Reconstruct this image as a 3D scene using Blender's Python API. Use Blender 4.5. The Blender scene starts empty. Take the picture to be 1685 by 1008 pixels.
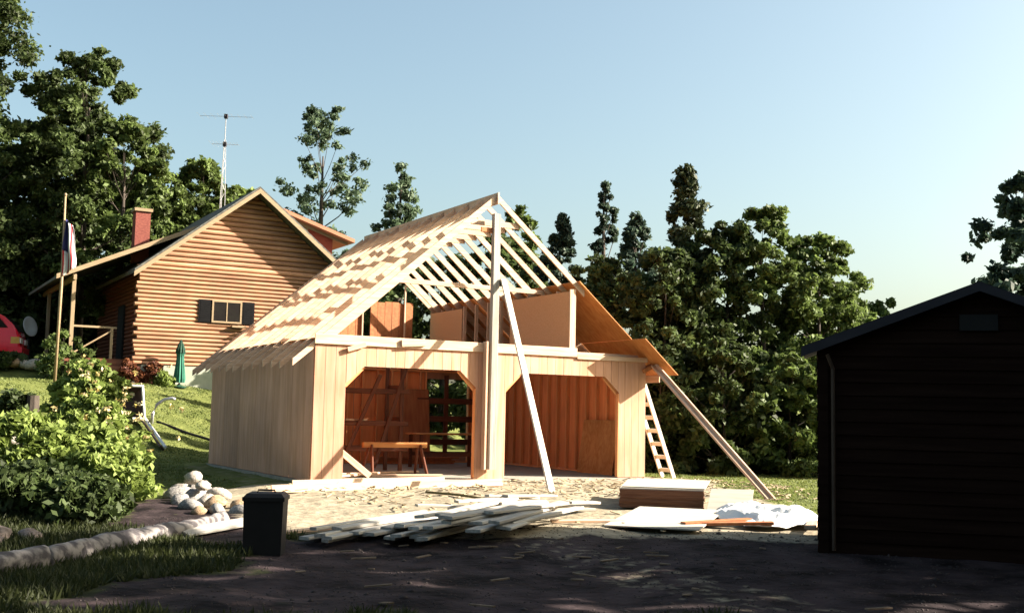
import bpy, math, random
import numpy as np
from mathutils import Vector, Matrix
R = math.radians
rnd = random.Random(11)
rng = np.random.default_rng(7)
scene = bpy.context.scene
C = scene.collection

# ------------------------------------------------------------------ camera, sky, sun, exposure
PITCH, ROLL, EYE = 0.0970, 0.021, 1.28
cam_d = bpy.data.cameras.new('camera'); cam = bpy.data.objects.new('camera', cam_d); C.objects.link(cam)
cam_d.sensor_width = 36; cam_d.lens = 1841 / 1685 * 36; cam_d.clip_end = 3000; cam_d.clip_start = 0.05
fw = Vector((0, math.cos(PITCH), math.sin(PITCH))); upv = Vector((0, -math.sin(PITCH), math.cos(PITCH))); rt = Vector((1, 0, 0))
cr, sr = math.cos(ROLL), math.sin(ROLL)
cx = rt * cr + upv * sr; cy = upv * cr - rt * sr; cz = -fw
cam.matrix_world = Matrix(((cx.x, cy.x, cz.x, 0), (cx.y, cy.y, cz.y, 0), (cx.z, cy.z, cz.z, EYE), (0, 0, 0, 1)))
scene.camera = cam

SUN = Vector((1.116, 0.067, 0.58)).normalized()
world = bpy.data.worlds.new('World'); scene.world = world; world.use_nodes = True
wn = world.node_tree.nodes; wl = world.node_tree.links
bg = wn['Background']; sky = wn.new('ShaderNodeTexSky'); sky.sky_type = 'NISHITA'; sky.sun_disc = False
sky.sun_elevation = math.asin(SUN.z); sky.sun_rotation = math.atan2(SUN.x, SUN.y)
sky.air_density = 1.0; sky.dust_density = 4.0; sky.ozone_density = 2.2
bg.inputs['Strength'].default_value = 0.060
tint = wn.new('ShaderNodeMix'); tint.data_type = 'RGBA'; tint.blend_type = 'MULTIPLY'; tint.inputs['Factor'].default_value = 1
tint.inputs['B'].default_value = (1.0, .985, .81, 1)
wl.new(sky.outputs['Color'], tint.inputs['A']); wl.new(tint.outputs['Result'], bg.inputs['Color'])
sun_d = bpy.data.lights.new('sun', 'SUN'); sun_d.energy = 5.0; sun_d.angle = R(0.5); sun_d.color = (1.0, 0.89, 0.76)
sun = bpy.data.objects.new('sun', sun_d); C.objects.link(sun)
sun.rotation_euler = (-SUN).to_track_quat('-Z', 'Y').to_euler(); sun.location = (30, 0, 30)
vs = scene.view_settings; vs.view_transform = 'Standard'; vs.look = 'None'; vs.exposure = 2.35; vs.gamma = 1; vs.use_curve_mapping = False
scene.cycles.max_bounces = 6; scene.cycles.diffuse_bounces = 4; scene.cycles.transparent_max_bounces = 4

# ------------------------------------------------------------------ materials
def nodes(name):
    m = bpy.data.materials.new(name); m.use_nodes = True
    nt = m.node_tree; b = nt.nodes['Principled BSDF']; return m, nt, b
ALB = .58
def mat(name, c1, c2=None, scale=(4, 4, 4), rough=.8, bump=0.0, vary=0.0, detail=5, spec=.3, metal=0, lo=.35, hi=.65, distort=0, blotch=0, keepc=None):
    """noise between two colours, optional bump, per-object value variation"""
    m, nt, b = nodes(name); N = nt.nodes; L = nt.links
    b.inputs['Roughness'].default_value = rough; b.inputs['Specular IOR Level'].default_value = spec; b.inputs['Metallic'].default_value = metal
    if c2 is None: c2 = c1
    kk = keepc or ALB; c1 = tuple(x * kk for x in c1); c2 = tuple(x * kk for x in c2)
    tc = N.new('ShaderNodeTexCoord'); mp = N.new('ShaderNodeMapping'); mp.inputs['Scale'].default_value = scale
    no = N.new('ShaderNodeTexNoise'); no.inputs['Scale'].default_value = 1; no.inputs['Detail'].default_value = detail; no.inputs['Distortion'].default_value = distort
    oi = N.new('ShaderNodeObjectInfo'); ad = N.new('ShaderNodeVectorMath'); ad.operation = 'ADD'
    ml = N.new('ShaderNodeMath'); ml.operation = 'MULTIPLY'; ml.inputs[1].default_value = 37
    L.new(oi.outputs['Random'], ml.inputs[0])
    L.new(tc.outputs['Object'], mp.inputs['Vector']); L.new(mp.outputs['Vector'], ad.inputs[0]); L.new(ml.outputs[0], ad.inputs[1])
    L.new(ad.outputs[0], no.inputs['Vector'])
    rp = N.new('ShaderNodeValToRGB'); rp.color_ramp.elements[0].position = lo; rp.color_ramp.elements[1].position = hi
    rp.color_ramp.elements[0].color = (*c1, 1); rp.color_ramp.elements[1].color = (*c2, 1)
    L.new(no.outputs['Fac'], rp.inputs['Fac'])
    out = rp.outputs['Color']
    hs = N.new('ShaderNodeHueSaturation'); L.new(out, hs.inputs['Color'])
    mr = N.new('ShaderNodeMapRange'); mr.inputs['To Min'].default_value = 1 - vary; mr.inputs['To Max'].default_value = 1 + vary * .6
    L.new(oi.outputs['Random'], mr.inputs['Value'])
    val = mr.outputs[0]
    if blotch:
        n2 = N.new('ShaderNodeTexNoise'); n2.inputs['Scale'].default_value = .9; n2.inputs['Detail'].default_value = 4
        L.new(tc.outputs['Object'], n2.inputs['Vector'])
        m2 = N.new('ShaderNodeMapRange'); m2.inputs['From Min'].default_value = .3; m2.inputs['From Max'].default_value = .7
        m2.inputs['To Min'].default_value = 1 - blotch; m2.inputs['To Max'].default_value = 1 + blotch * .5
        L.new(n2.outputs['Fac'], m2.inputs['Value'])
        mm = N.new('ShaderNodeMath'); mm.operation = 'MULTIPLY'; L.new(val, mm.inputs[0]); L.new(m2.outputs[0], mm.inputs[1]); val = mm.outputs[0]
    L.new(val, hs.inputs['Value'])
    L.new(hs.outputs['Color'], b.inputs['Base Color'])
    if bump:
        bp = N.new('ShaderNodeBump'); bp.inputs['Strength'].default_value = bump; bp.inputs['Distance'].default_value = .02
        L.new(no.outputs['Fac'], bp.inputs['Height']); L.new(bp.outputs['Normal'], b.inputs['Normal'])
    return m
M = {}
M['pine'] = mat('pine_lumber', (.74, .48, .31), (.92, .66, .47), (1.2, 22, 22), .7, .12, .16, distort=.6)
M['pine_white'] = mat('white_painted_board', (.60, .54, .44), (.72, .67, .57), (1.2, 18, 18), .7, .1, .06, keepc=.8)
M['stud'] = mat('framing_lumber', (.76, .30, .11), (.92, .42, .17), (1.2, 22, 22), .75, .12, .16, distort=.6, keepc=.8)
M['lining'] = mat('plywood_back_face', (.78, .25, .085), (.92, .34, .12), (14, 14, .9), .75, .1, .12, distort=.8, blotch=.15, keepc=.85)
M['siding'] = mat('plywood_siding', (.76, .40, .23), (.94, .52, .355), (7, 7, .6), .75, .12, .20, distort=1.2, blotch=.2, keepc=.56)
M['sheath'] = mat('plywood_sheathing', (.70, .26, .07), (.88, .40, .13), (1.0, 9, 5), .7, .1, .10, distort=1.2, blotch=.2)
M['ply_tan'] = mat('particle_board', (.72, .38, .18), (.82, .46, .24), (40, 40, 40), .8, .1, .05)
M['ply_white'] = mat('pale_plywood', (.58, .53, .44), (.70, .64, .54), (2, 14, 14), .7, .1, .05, blotch=.1)
M['ply_edge_shaded'] = mat('shaded_plywood_edges', (.22, .09, .05), (.34, .16, .09), (3, 3, 60), .8, .2, .05)  # sheet edges darkened, the stack's shaded front put into the colour
M['redboard'] = mat('cedar_board', (.50, .17, .065), (.66, .26, .10), (16, 16, .8), .75, .15, .18)
M['grey_plank'] = mat('weathered_plank', (.46, .43, .38), (.72, .68, .60), (1.2, 20, 20), .8, .2, .22)
M['concrete'] = mat('concrete', (.36, .33, .27), (.48, .44, .37), (5, 5, 5), .9, .15)
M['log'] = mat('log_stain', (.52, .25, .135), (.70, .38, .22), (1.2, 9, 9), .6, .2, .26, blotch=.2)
M['log_shaded'] = mat('log_stain_shaded', (.20, .06, .03), (.28, .10, .05), (1.2, 9, 9), .6, .15, .12)  # same logs, darkened so the colour carries the porch shade
M['clap'] = mat('gable_siding_stain', (.46, .17, .09), (.58, .25, .13), (1, 8, 8), .6, .12, .10)
M['trim'] = mat('tan_trim_board', (.38, .27, .15), (.46, .335, .20), (1.2, 14, 14), .6, .08, .06)
M['shingle'] = mat('grey_shingles', (.10, .10, .09), (.20, .20, .17), (9, 9, 9), .9, .3, .05)
M['redwood'] = mat('red_dormer_siding', (.30, .045, .025), (.40, .08, .04), (3, 3, 14), .7, .1, .05)
M['found'] = mat('painted_foundation', (.42, .46, .36), (.56, .58, .46), (3, 3, 3), .85, .15)
M['brick'] = mat('chimney_brick', (.24, .06, .045), (.34, .10, .07), (12, 12, 25), .85, .3)
M['black'] = mat('black_paint', (.006, .005, .005), (.010, .009, .009), (8, 8, 8), .6)
M['shutter'] = mat('black_shutter', (.006, .006, .007), (.010, .010, .011), (8, 8, 40), .8, spec=.1)
M['glass'] = mat('dark_window_glass', (.015, .012, .012), (.02, .018, .015), (3, 3, 3), .5, spec=.05)
M['white'] = mat('white_paint', (.74, .74, .70), (.82, .82, .78), (4, 4, 4), .5, keepc=.8)
M['red'] = mat('red_car_paint', (.60, .008, .03), (.66, .012, .035), (1, 1, 1), .25, spec=.5, keepc=.9)
M['amber'] = mat('amber_lens', (.75, .38, .08), (.85, .48, .12), (8, 8, 8), .3)
M['rubber'] = mat('tyre_rubber', (.012, .012, .012), (.02, .02, .02), (9, 9, 9), .85)
M['steel'] = mat('galvanised_steel', (.55, .56, .58), (.68, .69, .7), (6, 6, 6), .45, metal=.6)
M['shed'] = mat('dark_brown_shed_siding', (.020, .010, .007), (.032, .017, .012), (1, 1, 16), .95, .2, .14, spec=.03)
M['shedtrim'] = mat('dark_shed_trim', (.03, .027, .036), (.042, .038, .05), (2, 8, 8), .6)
M['darkwood'] = mat('dark_lumber', (.14, .045, .025), (.26, .09, .045), (1.2, 18, 18), .8, .15, .2)  # darkest lumber tone, for scaffold, bench and opening boards
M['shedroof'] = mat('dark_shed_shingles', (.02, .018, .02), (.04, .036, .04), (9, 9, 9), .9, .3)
M['gutter'] = mat('brown_downspout', (.07, .04, .025), (.09, .055, .035), (4, 4, 4), .6)
M['bark'] = mat('tree_bark', (.055, .042, .032), (.12, .095, .075), (9, 9, 2.5), .9, .5, .1)
M['birch'] = mat('weathered_log_bark', (.09, .08, .085), (.36, .33, .31), (3.5, 9, 9), .85, .6, .0, lo=.42, hi=.6)
M['stone'] = mat('pale_field_stone', (.36, .31, .25), (.62, .57, .50), (7, 7, 7), .85, .4, .14)
M['stone_tan'] = mat('tan_field_stone', (.30, .19, .10), (.56, .40, .25), (7, 7, 7), .85, .4, .1)
M['stone_grey'] = mat('grey_field_stone', (.20, .19, .18), (.44, .42, .39), (7, 7, 7), .85, .4, .1)
M['stone_dark'] = mat('pinkish_boulder', (.20, .15, .13), (.34, .28, .25), (6, 6, 6), .85, .4, .14)
M['plastic'] = mat('white_plastic_sheet', (.80, .80, .78), (.88, .88, .86), (3, 3, 3), .45, keepc=.8)
M['green'] = mat('green_canvas', (.02, .14, .09), (.05, .24, .16), (9, 9, 3), .8)
M['greendk'] = mat('dark_green_canvas', (.012, .06, .035), (.02, .09, .05), (9, 9, 3), .8)
M['cord'] = mat('olive_cord', (.20, .15, .05), (.26, .20, .07), (9, 9, 9), .8)
M['dirt_wall'] = mat('rusty_brown_metal', (.05, .03, .025), (.09, .05, .04), (7, 7, 7), .7)
M['flag_red'] = mat('flag_red_cloth', (.45, .02, .03)); M['flag_blue'] = mat('flag_blue_cloth', (.03, .03, .14)); M['flag_white'] = mat('flag_white_cloth', (.8, .8, .8))
M['chip'] = mat('wood_chips', (.42, .31, .18), (.66, .54, .36), (9, 9, 9), .8, 0, .1)

def leaf_mat(name, c1, c2, trans=.4):
    m, nt, b = nodes(name); N = nt.nodes; L = nt.links; c1 = tuple(x * .62 for x in c1); c2 = tuple(x * .62 for x in c2)
    at = N.new('ShaderNodeAttribute'); at.attribute_name = 'tone'
    rp = N.new('ShaderNodeValToRGB'); rp.color_ramp.elements[0].color = (*c1, 1); rp.color_ramp.elements[1].color = (*c2, 1)
    L.new(at.outputs['Fac'], rp.inputs['Fac']); L.new(rp.outputs['Color'], b.inputs['Base Color'])
    b.inputs['Roughness'].default_value = .6; b.inputs['Specular IOR Level'].default_value = .25
    tr = N.new('ShaderNodeBsdfTranslucent'); L.new(rp.outputs['Color'], tr.inputs['Color'])
    mx = N.new('ShaderNodeMixShader'); mx.inputs[0].default_value = trans
    L.new(b.outputs[0], mx.inputs[1]); L.new(tr.outputs[0], mx.inputs[2]); L.new(mx.outputs[0], N['Material Output'].inputs['Surface'])
    return m
M['leaf'] = leaf_mat('broad_leaves', (.040, .060, .012), (.260, .365, .100))
M['leaf_dark'] = leaf_mat('dark_leaves', (.022, .034, .010), (.150, .215, .065))
M['leaf_conifer'] = leaf_mat('conifer_needles', (.014, .024, .012), (.100, .130, .050), .15)
M['leaf_blue'] = leaf_mat('bluish_leaves', (.020, .042, .034), (.130, .190, .120))
M['leaf_yellow'] = leaf_mat('yellow_green_leaves', (.11, .16, .025), (.40, .52, .13))
M['petal'] = leaf_mat('blossom_petals', (.60, .42, .06), (.80, .72, .50), .2)
M['grass'] = leaf_mat('grass_blades', (.12, .16, .036), (.26, .31, .09))
M['shaded_roughgrass'] = leaf_mat('shaded_rough_grass_blades', (.018, .026, .008), (.07, .085, .025))  # longer blades, with the foreground tree shade put into a darker colour
M['gravel'] = mat('gravel_stone', (.03, .022, .022), (.09, .07, .065), (5, 5, 5), .9)
M['scrap'] = mat('dark_scraps', (.16, .11, .07), (.32, .23, .15), (9, 9, 9), .9, 0, .1)  # darker wood tone than the chips on the sand
M['russet'] = leaf_mat('russet_leaves', (.12, .03, .02), (.30, .12, .05))

# ------------------------------------------------------------------ object helpers
def tag(o, label=None, cat=None, group=None, kind=None):
    if label: o['label'] = label
    if cat: o['category'] = cat
    if group: o['group'] = group
    if kind: o['kind'] = kind
    return o
def thing(name, label, cat, loc=(0, 0, 0), rz=0, group=None):
    o = bpy.data.objects.new(name, None); C.objects.link(o); o.location = loc; o.rotation_euler = (0, 0, rz)
    return tag(o, label, cat, group)
def obj(name, me, parent=None, m=None):
    o = bpy.data.objects.new(name, me); C.objects.link(o)
    if parent: o.parent = parent
    if m is not None and not me.materials: me.materials.append(m)
    return o
class MB:
    def __init__(s): s.v = []; s.f = []
    def add(s, vs_, fs):
        n = len(s.v); s.v += [tuple(p) for p in vs_]; s.f += [tuple(i + n for i in f) for f in fs]; return s
    def box(s, a, b):
        x0, y0, z0 = a; x1, y1, z1 = b
        return s.add([(x0, y0, z0), (x1, y0, z0), (x1, y1, z0), (x0, y1, z0), (x0, y0, z1), (x1, y0, z1), (x1, y1, z1), (x0, y1, z1)],
                     [(3, 2, 1, 0), (4, 5, 6, 7), (0, 1, 5, 4), (1, 2, 6, 5), (2, 3, 7, 6), (3, 0, 4, 7)])
    def prism(s, poly, fn, d0, d1):
        """poly of 2d points, fn(a,b,d)->xyz, extruded from d0 to d1"""
        n = len(poly)
        vs_ = [fn(a, b, d0) for a, b in poly] + [fn(a, b, d1) for a, b in poly]
        return s.add(vs_, [tuple(range(n))[::-1], tuple(range(n, 2 * n))] + [(i, (i + 1) % n, n + (i + 1) % n, n + i) for i in range(n)])
    def beam(s, p0, p1, w, h, up=(0, 0, 1)):
        p0 = Vector(p0); p1 = Vector(p1); d = (p1 - p0).normalized(); u = Vector(up)
        y = u.cross(d).normalized(); z = d.cross(y)
        vs_ = [p + y * a * w / 2 + z * b * h / 2 for p in (p0, p1) for a, b in ((-1, -1), (1, -1), (1, 1), (-1, 1))]
        return s.add(vs_, [(3, 2, 1, 0), (4, 5, 6, 7), (0, 1, 5, 4), (1, 2, 6, 5), (2, 3, 7, 6), (3, 0, 4, 7)])
    def tube(s, pts, rad, seg=7, cap=True):
        pts = [Vector(p) for p in pts]; n = len(pts)
        if not isinstance(rad, (list, tuple)): rad = [rad] * n
        vs_ = []; fs = []
        for i, p in enumerate(pts):
            d = (pts[min(i + 1, n - 1)] - pts[max(i - 1, 0)]).normalized()
            a = Vector((0, 0, 1)) if abs(d.z) < .9 else Vector((1, 0, 0))
            y = a.cross(d).normalized(); z = d.cross(y)
            for k in range(seg):
                t = 2 * math.pi * k / seg; vs_.append(p + (y * math.cos(t) + z * math.sin(t)) * rad[i])
        for i in range(n - 1):
            for k in range(seg):
                k2 = (k + 1) % seg; fs.append((i * seg + k, i * seg + k2, (i + 1) * seg + k2, (i + 1) * seg + k))
        if cap: fs += [tuple(range(seg))[::-1], tuple(range((n - 1) * seg, n * seg))]
        return s.add(vs_, fs)
    def lathe(s, prof, seg=16, c=(0, 0, 0)):
        vs_ = [(c[0] + r * math.cos(2 * math.pi * k / seg), c[1] + r * math.sin(2 * math.pi * k / seg), c[2] + z) for r, z in prof for k in range(seg)]
        n = len(prof)
        fs = [(i * seg + k, i * seg + (k + 1) % seg, (i + 1) * seg + (k + 1) % seg, (i + 1) * seg + k) for i in range(n - 1) for k in range(seg)]
        return s.add(vs_, fs + [tuple(range(seg))[::-1], tuple(range((n - 1) * seg, n * seg))])
    def build(s, name, m, parent=None, smooth=False):
        me = bpy.data.meshes.new(name); me.from_pydata(s.v, [], s.f); me.materials.append(m); me.update()
        if smooth:
            for p in me.polygons: p.use_smooth = True
        return obj(name, me, parent)
_bc = {}
def board(name, p0, p1, w, t, m, parent=None, up=(0, 0, 1)):
    """a sawn board from p0 to p1 (width along y, thickness along z), slightly eased edges; alike boards share a mesh"""
    p0 = Vector(p0); p1 = Vector(p1); L = (p1 - p0).length; k = (round(L, 3), w, t, m.name)
    if k not in _bc:
        e = min(.006, t * .2, w * .2); b = MB()
        vs_ = []
        for x in (0, L):
            for y, z in ((-w / 2 + e, -t / 2), (w / 2 - e, -t / 2), (w / 2, -t / 2 + e), (w / 2, t / 2 - e), (w / 2 - e, t / 2), (-w / 2 + e, t / 2), (-w / 2, t / 2 - e), (-w / 2, -t / 2 + e)): vs_.append((x, y, z))
        b.add(vs_, [tuple(range(8))[::-1], tuple(range(8, 16))] + [(i, (i + 1) % 8, 8 + (i + 1) % 8, 8 + i) for i in range(8)])
        me = bpy.data.meshes.new(name); me.from_pydata(b.v, [], b.f); me.materials.append(m); me.update(); _bc[k] = me
    o = obj(name, _bc[k], parent)
    x = (p1 - p0).normalized(); y = Vector(up).cross(x).normalized(); z = x.cross(y)
    o.matrix_local = Matrix(((x.x, y.x, z.x, p0.x), (x.y, y.y, z.y, p0.y), (x.z, y.z, z.z, p0.z), (0, 0, 0, 1)))
    return o
def np_mesh(name, v, f, m, tone=None):
    """fast mesh of same-sized faces"""
    k = f.shape[1]; me = bpy.data.meshes.new(name)
    me.vertices.add(len(v)); me.vertices.foreach_set('co', np.ascontiguousarray(v, dtype=np.float32).ravel())
    me.loops.add(f.size); me.loops.foreach_set('vertex_index', f.astype(np.int32).ravel())
    me.polygons.add(len(f)); me.polygons.foreach_set('loop_start', np.arange(0, f.size, k, dtype=np.int32))
    if tone is not None:
        a = me.attributes.new('tone', 'FLOAT', 'POINT'); a.data.foreach_set('value', np.ascontiguousarray(tone, dtype=np.float32))
    me.materials.append(m); me.update(calc_edges=True); me.validate()
    return me
def smooth_all(o):
    for p in o.data.polygons: p.use_smooth = True
    return o

# ------------------------------------------------------------------ terrain
def sst(a, b, x):
    t = np.clip((x - a) / (b - a), 0, 1); return t * t * (3 - 2 * t)
def vnoise(x, y, s, seed=0):
    """smooth value noise"""
    x = x / s; y = y / s; xi = np.floor(x).astype(int); yi = np.floor(y).astype(int); fx = x - xi; fy = y - yi
    fx = fx * fx * (3 - 2 * fx); fy = fy * fy * (3 - 2 * fy)
    def h(i, j): return (np.sin(i * 127.1 + j * 311.7 + seed * 74.7) * 43758.5453) % 1.0
    return (h(xi, yi) * (1 - fx) + h(xi + 1, yi) * fx) * (1 - fy) + (h(xi, yi + 1) * (1 - fx) + h(xi + 1, yi + 1) * fx) * fy
G0 = np.array([-3.65, 20.81]); GA = R(30); GU = np.array([math.cos(GA), math.sin(GA)]); GV = np.array([-GU[1], GU[0]])
def garage_uv(X, Y):
    return (X - G0[0]) * GU[0] + (Y - G0[1]) * GU[1], (X - G0[0]) * GV[0] + (Y - G0[1]) * GV[1]
def ground_z(X, Y, rough=False):
    X = np.asarray(X, float); Y = np.asarray(Y, float)
    base = -.28 + .23 * sst(10, 18, Y)
    u, v = garage_uv(X, Y)
    base = base - .16 * sst(.2, -2.2, u) * sst(-3.5, 0, v) * sst(-9, -6, X)
    base = base - .08 * sst(8.2, 11, u)
    lin = -6.28 - .25 * X + .145 * Y
    top = 2.12 + .03 * np.clip(Y - 38, 0, 60)
    h = np.minimum(lin, top) - .08 * np.exp(-((lin - top) / .5) ** 2)
    h = h + .55 * sst(37.4, 38.6, Y) * sst(-15.4, -16.2, X)
    k = .25
    z = np.where(h - base > 3, h, base + k * np.log1p(np.exp(np.clip((h - base) / k, -30, 30))))
    z = z - .0015 * k
    z += .10 * np.exp(-(((X + 6.3) / 1.6) ** 2 + ((Y - 17) / 2.0) ** 2))
    if rough:
        ins = (u > -.05) & (u < 7.7) & (v > -.05) & (v < 7)
        a = np.where(ins, 0, 1) * sst(0, .5, np.abs(v) + np.where(u < 0, -u, 0) + np.where(u > 7.6, u - 7.6, 0))
        z += a * ((vnoise(X, Y, .9, 1) - .5) * .07 + (vnoise(X, Y, .3, 2) - .5) * .035)
    return z
def gz(x, y): return float(ground_z(x, y))
def axis(lo, a, b, hi, step, grow=1.13):
    mid = list(np.arange(a, b + 1e-6, step)); s = step; x = a; left = []
    while x > lo: s *= grow; x -= s; left.append(x)
    s = step; x = mid[-1]; right = []
    while x < hi: s *= grow; x += s; right.append(x)
    return np.array(left[::-1] + mid + right)
xs = axis(-900, -9, 8, 900, .12); ys = axis(-60, 6.5, 28, 1600, .12)
XX, YY = np.meshgrid(xs, ys); ZZ = ground_z(XX, YY, True)
nx, ny = len(xs), len(ys)
idx = np.arange(nx * ny).reshape(ny, nx)
gf = np.stack([idx[:-1, :-1], idx[:-1, 1:], idx[1:, 1:], idx[1:, :-1]], -1).reshape(-1, 4)
uu, vv = garage_uv(XX, YY)
wob = (vnoise(XX, YY, 1.6, 5) - .5) * 1.6 + (vnoise(XX, YY, .45, 6) - .5) * .8
sand = sst(-3.4, -2.4, uu + wob * .4) * sst(10.3, 9.2, uu + wob * .4) * sst(13.2, 14.2, YY - .03 * XX + wob * .5) * sst(1.2, .3, vv + wob * .3)
sand = sand * sst(4.6, 3.9, XX + wob * .25 - .35 * sst(17, 15.5, YY))
sand = np.maximum(sand, sst(-1.6, -.6, uu + wob * .3) * sst(7.5, 6.5, vv) * sst(.4, 0, uu) * .35)
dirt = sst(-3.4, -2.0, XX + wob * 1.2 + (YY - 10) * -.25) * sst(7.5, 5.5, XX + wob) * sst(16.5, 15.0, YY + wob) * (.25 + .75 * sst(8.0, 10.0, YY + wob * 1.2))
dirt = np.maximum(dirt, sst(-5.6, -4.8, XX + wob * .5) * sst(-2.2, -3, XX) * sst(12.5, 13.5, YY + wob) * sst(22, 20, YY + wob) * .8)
gme = np_mesh('ground', np.stack([XX, YY, ZZ], -1).reshape(-1, 3), gf, bpy.data.materials.new('ground_cover'))
shadem = sst(15.2, 13.2, YY + wob * .8 - .02 * XX)  # foreground under tree shade, where the ground colour is darkened
for nm, arr in (('sand', sand), ('dirt', dirt), ('rough', shadem)):
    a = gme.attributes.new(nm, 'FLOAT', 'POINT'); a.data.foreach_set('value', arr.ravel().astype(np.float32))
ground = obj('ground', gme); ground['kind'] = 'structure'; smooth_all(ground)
gm = gme.materials[0]; gm.use_nodes = True; N = gm.node_tree.nodes; L = gm.node_tree.links; b = N['Principled BSDF']
b.inputs['Roughness'].default_value = .95; b.inputs['Specular IOR Level'].default_value = .1
tc = N.new('ShaderNodeTexCoord')
def gn(scale, detail=6):
    n = N.new('ShaderNodeTexNoise'); n.inputs['Scale'].default_value = scale; n.inputs['Detail'].default_value = detail
    L.new(tc.outputs['Object'], n.inputs['Vector']); return n
def gramp(n, c1, c2, lo=.35, hi=.65):
    c1 = tuple(x * .62 for x in c1); c2 = tuple(x * .62 for x in c2); r = N.new('ShaderNodeValToRGB'); r.color_ramp.elements[0].position = lo; r.color_ramp.elements[1].position = hi
    r.color_ramp.elements[0].color = (*c1, 1); r.color_ramp.elements[1].color = (*c2, 1); L.new(n.outputs['Fac'], r.inputs['Fac']); return r
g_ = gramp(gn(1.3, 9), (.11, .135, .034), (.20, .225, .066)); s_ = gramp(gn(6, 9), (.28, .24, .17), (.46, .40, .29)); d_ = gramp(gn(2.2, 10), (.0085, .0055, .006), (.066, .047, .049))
def gmix(att, a, bb):
    at = N.new('ShaderNodeAttribute'); at.attribute_name = att; nz = gn(5, 6)
    ma = N.new('ShaderNodeMath'); ma.operation = 'ADD'; L.new(at.outputs['Fac'], ma.inputs[0]); L.new(nz.outputs['Fac'], ma.inputs[1])
    mr = N.new('ShaderNodeMapRange'); mr.inputs['From Min'].default_value = .85; mr.inputs['From Max'].default_value = 1.15; L.new(ma.outputs[0], mr.inputs['Value'])
    mx = N.new('ShaderNodeMix'); mx.data_type = 'RGBA'; L.new(mr.outputs[0], mx.inputs['Factor']); L.new(a, mx.inputs['A']); L.new(bb, mx.inputs['B']); return mx.outputs['Result']
rg_ = gramp(gn(3.5, 9), (.012, .014, .007), (.055, .062, .022)); o0 = gmix('rough', g_.outputs['Color'], rg_.outputs['Color']); o1 = gmix('dirt', o0, d_.outputs['Color']); o2 = gmix('sand', o1, s_.outputs['Color'])  # the rough attribute mixes in grass darkened to imitate foreground shade
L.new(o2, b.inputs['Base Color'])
bp = N.new('ShaderNodeBump'); bp.inputs['Strength'].default_value = .6; bp.inputs['Distance'].default_value = .05
L.new(gn(9, 10).outputs['Fac'], bp.inputs['Height']); L.new(bp.outputs['Normal'], b.inputs['Normal'])

# ------------------------------------------------------------------ garage under construction (local u = along front, v = back, z up)
W, LEN, H = 7.63, 6.92, 2.45
SL = .842; ZR = 2.60 + SL * W / 2
def zroof(u): return 2.60 + SL * (u if u < W / 2 else W - u)
gar = thing('garage_frame', 'half built wooden garage with open rafters and two wide doorways standing on sand', 'garage', (G0[0], G0[1], 0), GA)
MB().box((-.06, -.10, -.42), (W + .06, LEN + .06, 0)).build('floor_slab', M['concrete'], gar)
front = lambda a, d, z: (a, -d, z)
left = lambda a, d, z: (-d, a, z)
back = lambda a, d, z: (a, LEN + d, z)
right = lambda a, d, z: (W + d, a, z)
def panel(fn, a0, a1, zlo, zhi, brk=(), m=None, sw=.2):
    """one sheet of grooved plywood siding: vertical strips standing proud of a thin backing"""
    if not callable(zlo): z0 = zlo; zlo = lambda a: z0
    if not callable(zhi): z1 = zhi; zhi = lambda a: z1
    b = MB(); n = max(1, round((a1 - a0) / sw)); w = (a1 - a0) / n
    def seg(x0, x1, d0, d1):
        b.prism([(x0, zlo(x0 + 1e-5)), (x1, zlo(x1 - 1e-5)), (x1, zhi(x1)), (x0, zhi(x0))], lambda a, z, d: fn(a, d, z), d0, d1)
    cuts = sorted([a0, a1] + [k for k in brk if a0 < k < a1])
    for x0, x1 in zip(cuts[:-1], cuts[1:]): seg(x0 + .001, x1 - .001, .002, .009)
    for i in range(n):
        x0 = a0 + i * w + .0035; x1 = a0 + (i + 1) * w - .0035
        cc = sorted([x0, x1] + [k for k in brk if x0 < k < x1])
        for p, q in zip(cc[:-1], cc[1:]): seg(p, q, .009, .018)
    return b.build('siding_panel', m or M['siding'], gar)
DL = (.63, 3.41); DR = (4.10, 6.92); DH, CH = 2.15, .37
def door_low(a):
    for d0, d1 in (DL, DR):
        if d0 < a < d1: return DH - max(0, CH - (a - d0)) * .9 - max(0, CH - (d1 - a)) * .9
    return .01
bk = [DL[0], DL[0] + CH, DL[1] - CH, DL[1], DR[0], DR[0] + CH, DR[1] - CH, DR[1]]
TOPF = 2.545
for a0, a1 in ((0, .628), (.632, 1.83), (1.834, 3.05), (3.054, 4.27), (4.274, 5.49), (5.494, 6.71), (6.714, W)):
    panel(front, a0, a1, door_low, TOPF, bk)
for i in range(6):
    a0 = i * LEN / 6; panel(left, a0 + .004, a0 + LEN / 6 - .004, .01, 2.42, sw=.4); panel(right, a0 + .002, a0 + LEN / 6 - .002, .01, 2.42)
OP = (5.62, 6.86, .18, 2.2)
panel(back, 0, 1.2, .01, 2.42); panel(back, 1.204, 2.4, .01, 2.42); panel(back, 2.404, 3.6, .01, 2.42); panel(back, 3.604, 4.6, .01, 2.42); panel(back, 4.604, OP[0], .01, 2.42)
panel(back, OP[1], W, .01, 2.42); panel(back, OP[0] + .002, OP[1] - .002, OP[3], 2.42); panel(back, OP[0] + .002, OP[1] - .002, .01, OP[2])
P = M['pine']
for i in range(17):   # wall studs
    v = .06 + i * (LEN - .12) / 16
    board('stud', (.055, v, .04), (.055, v, 2.37), .09, .04, M['stud'], gar, (0, 1, 0))
    board('stud', (W - .055, v, .04), (W - .055, v, 2.37), .09, .04, M['stud'], gar, (0, 1, 0))
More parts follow.
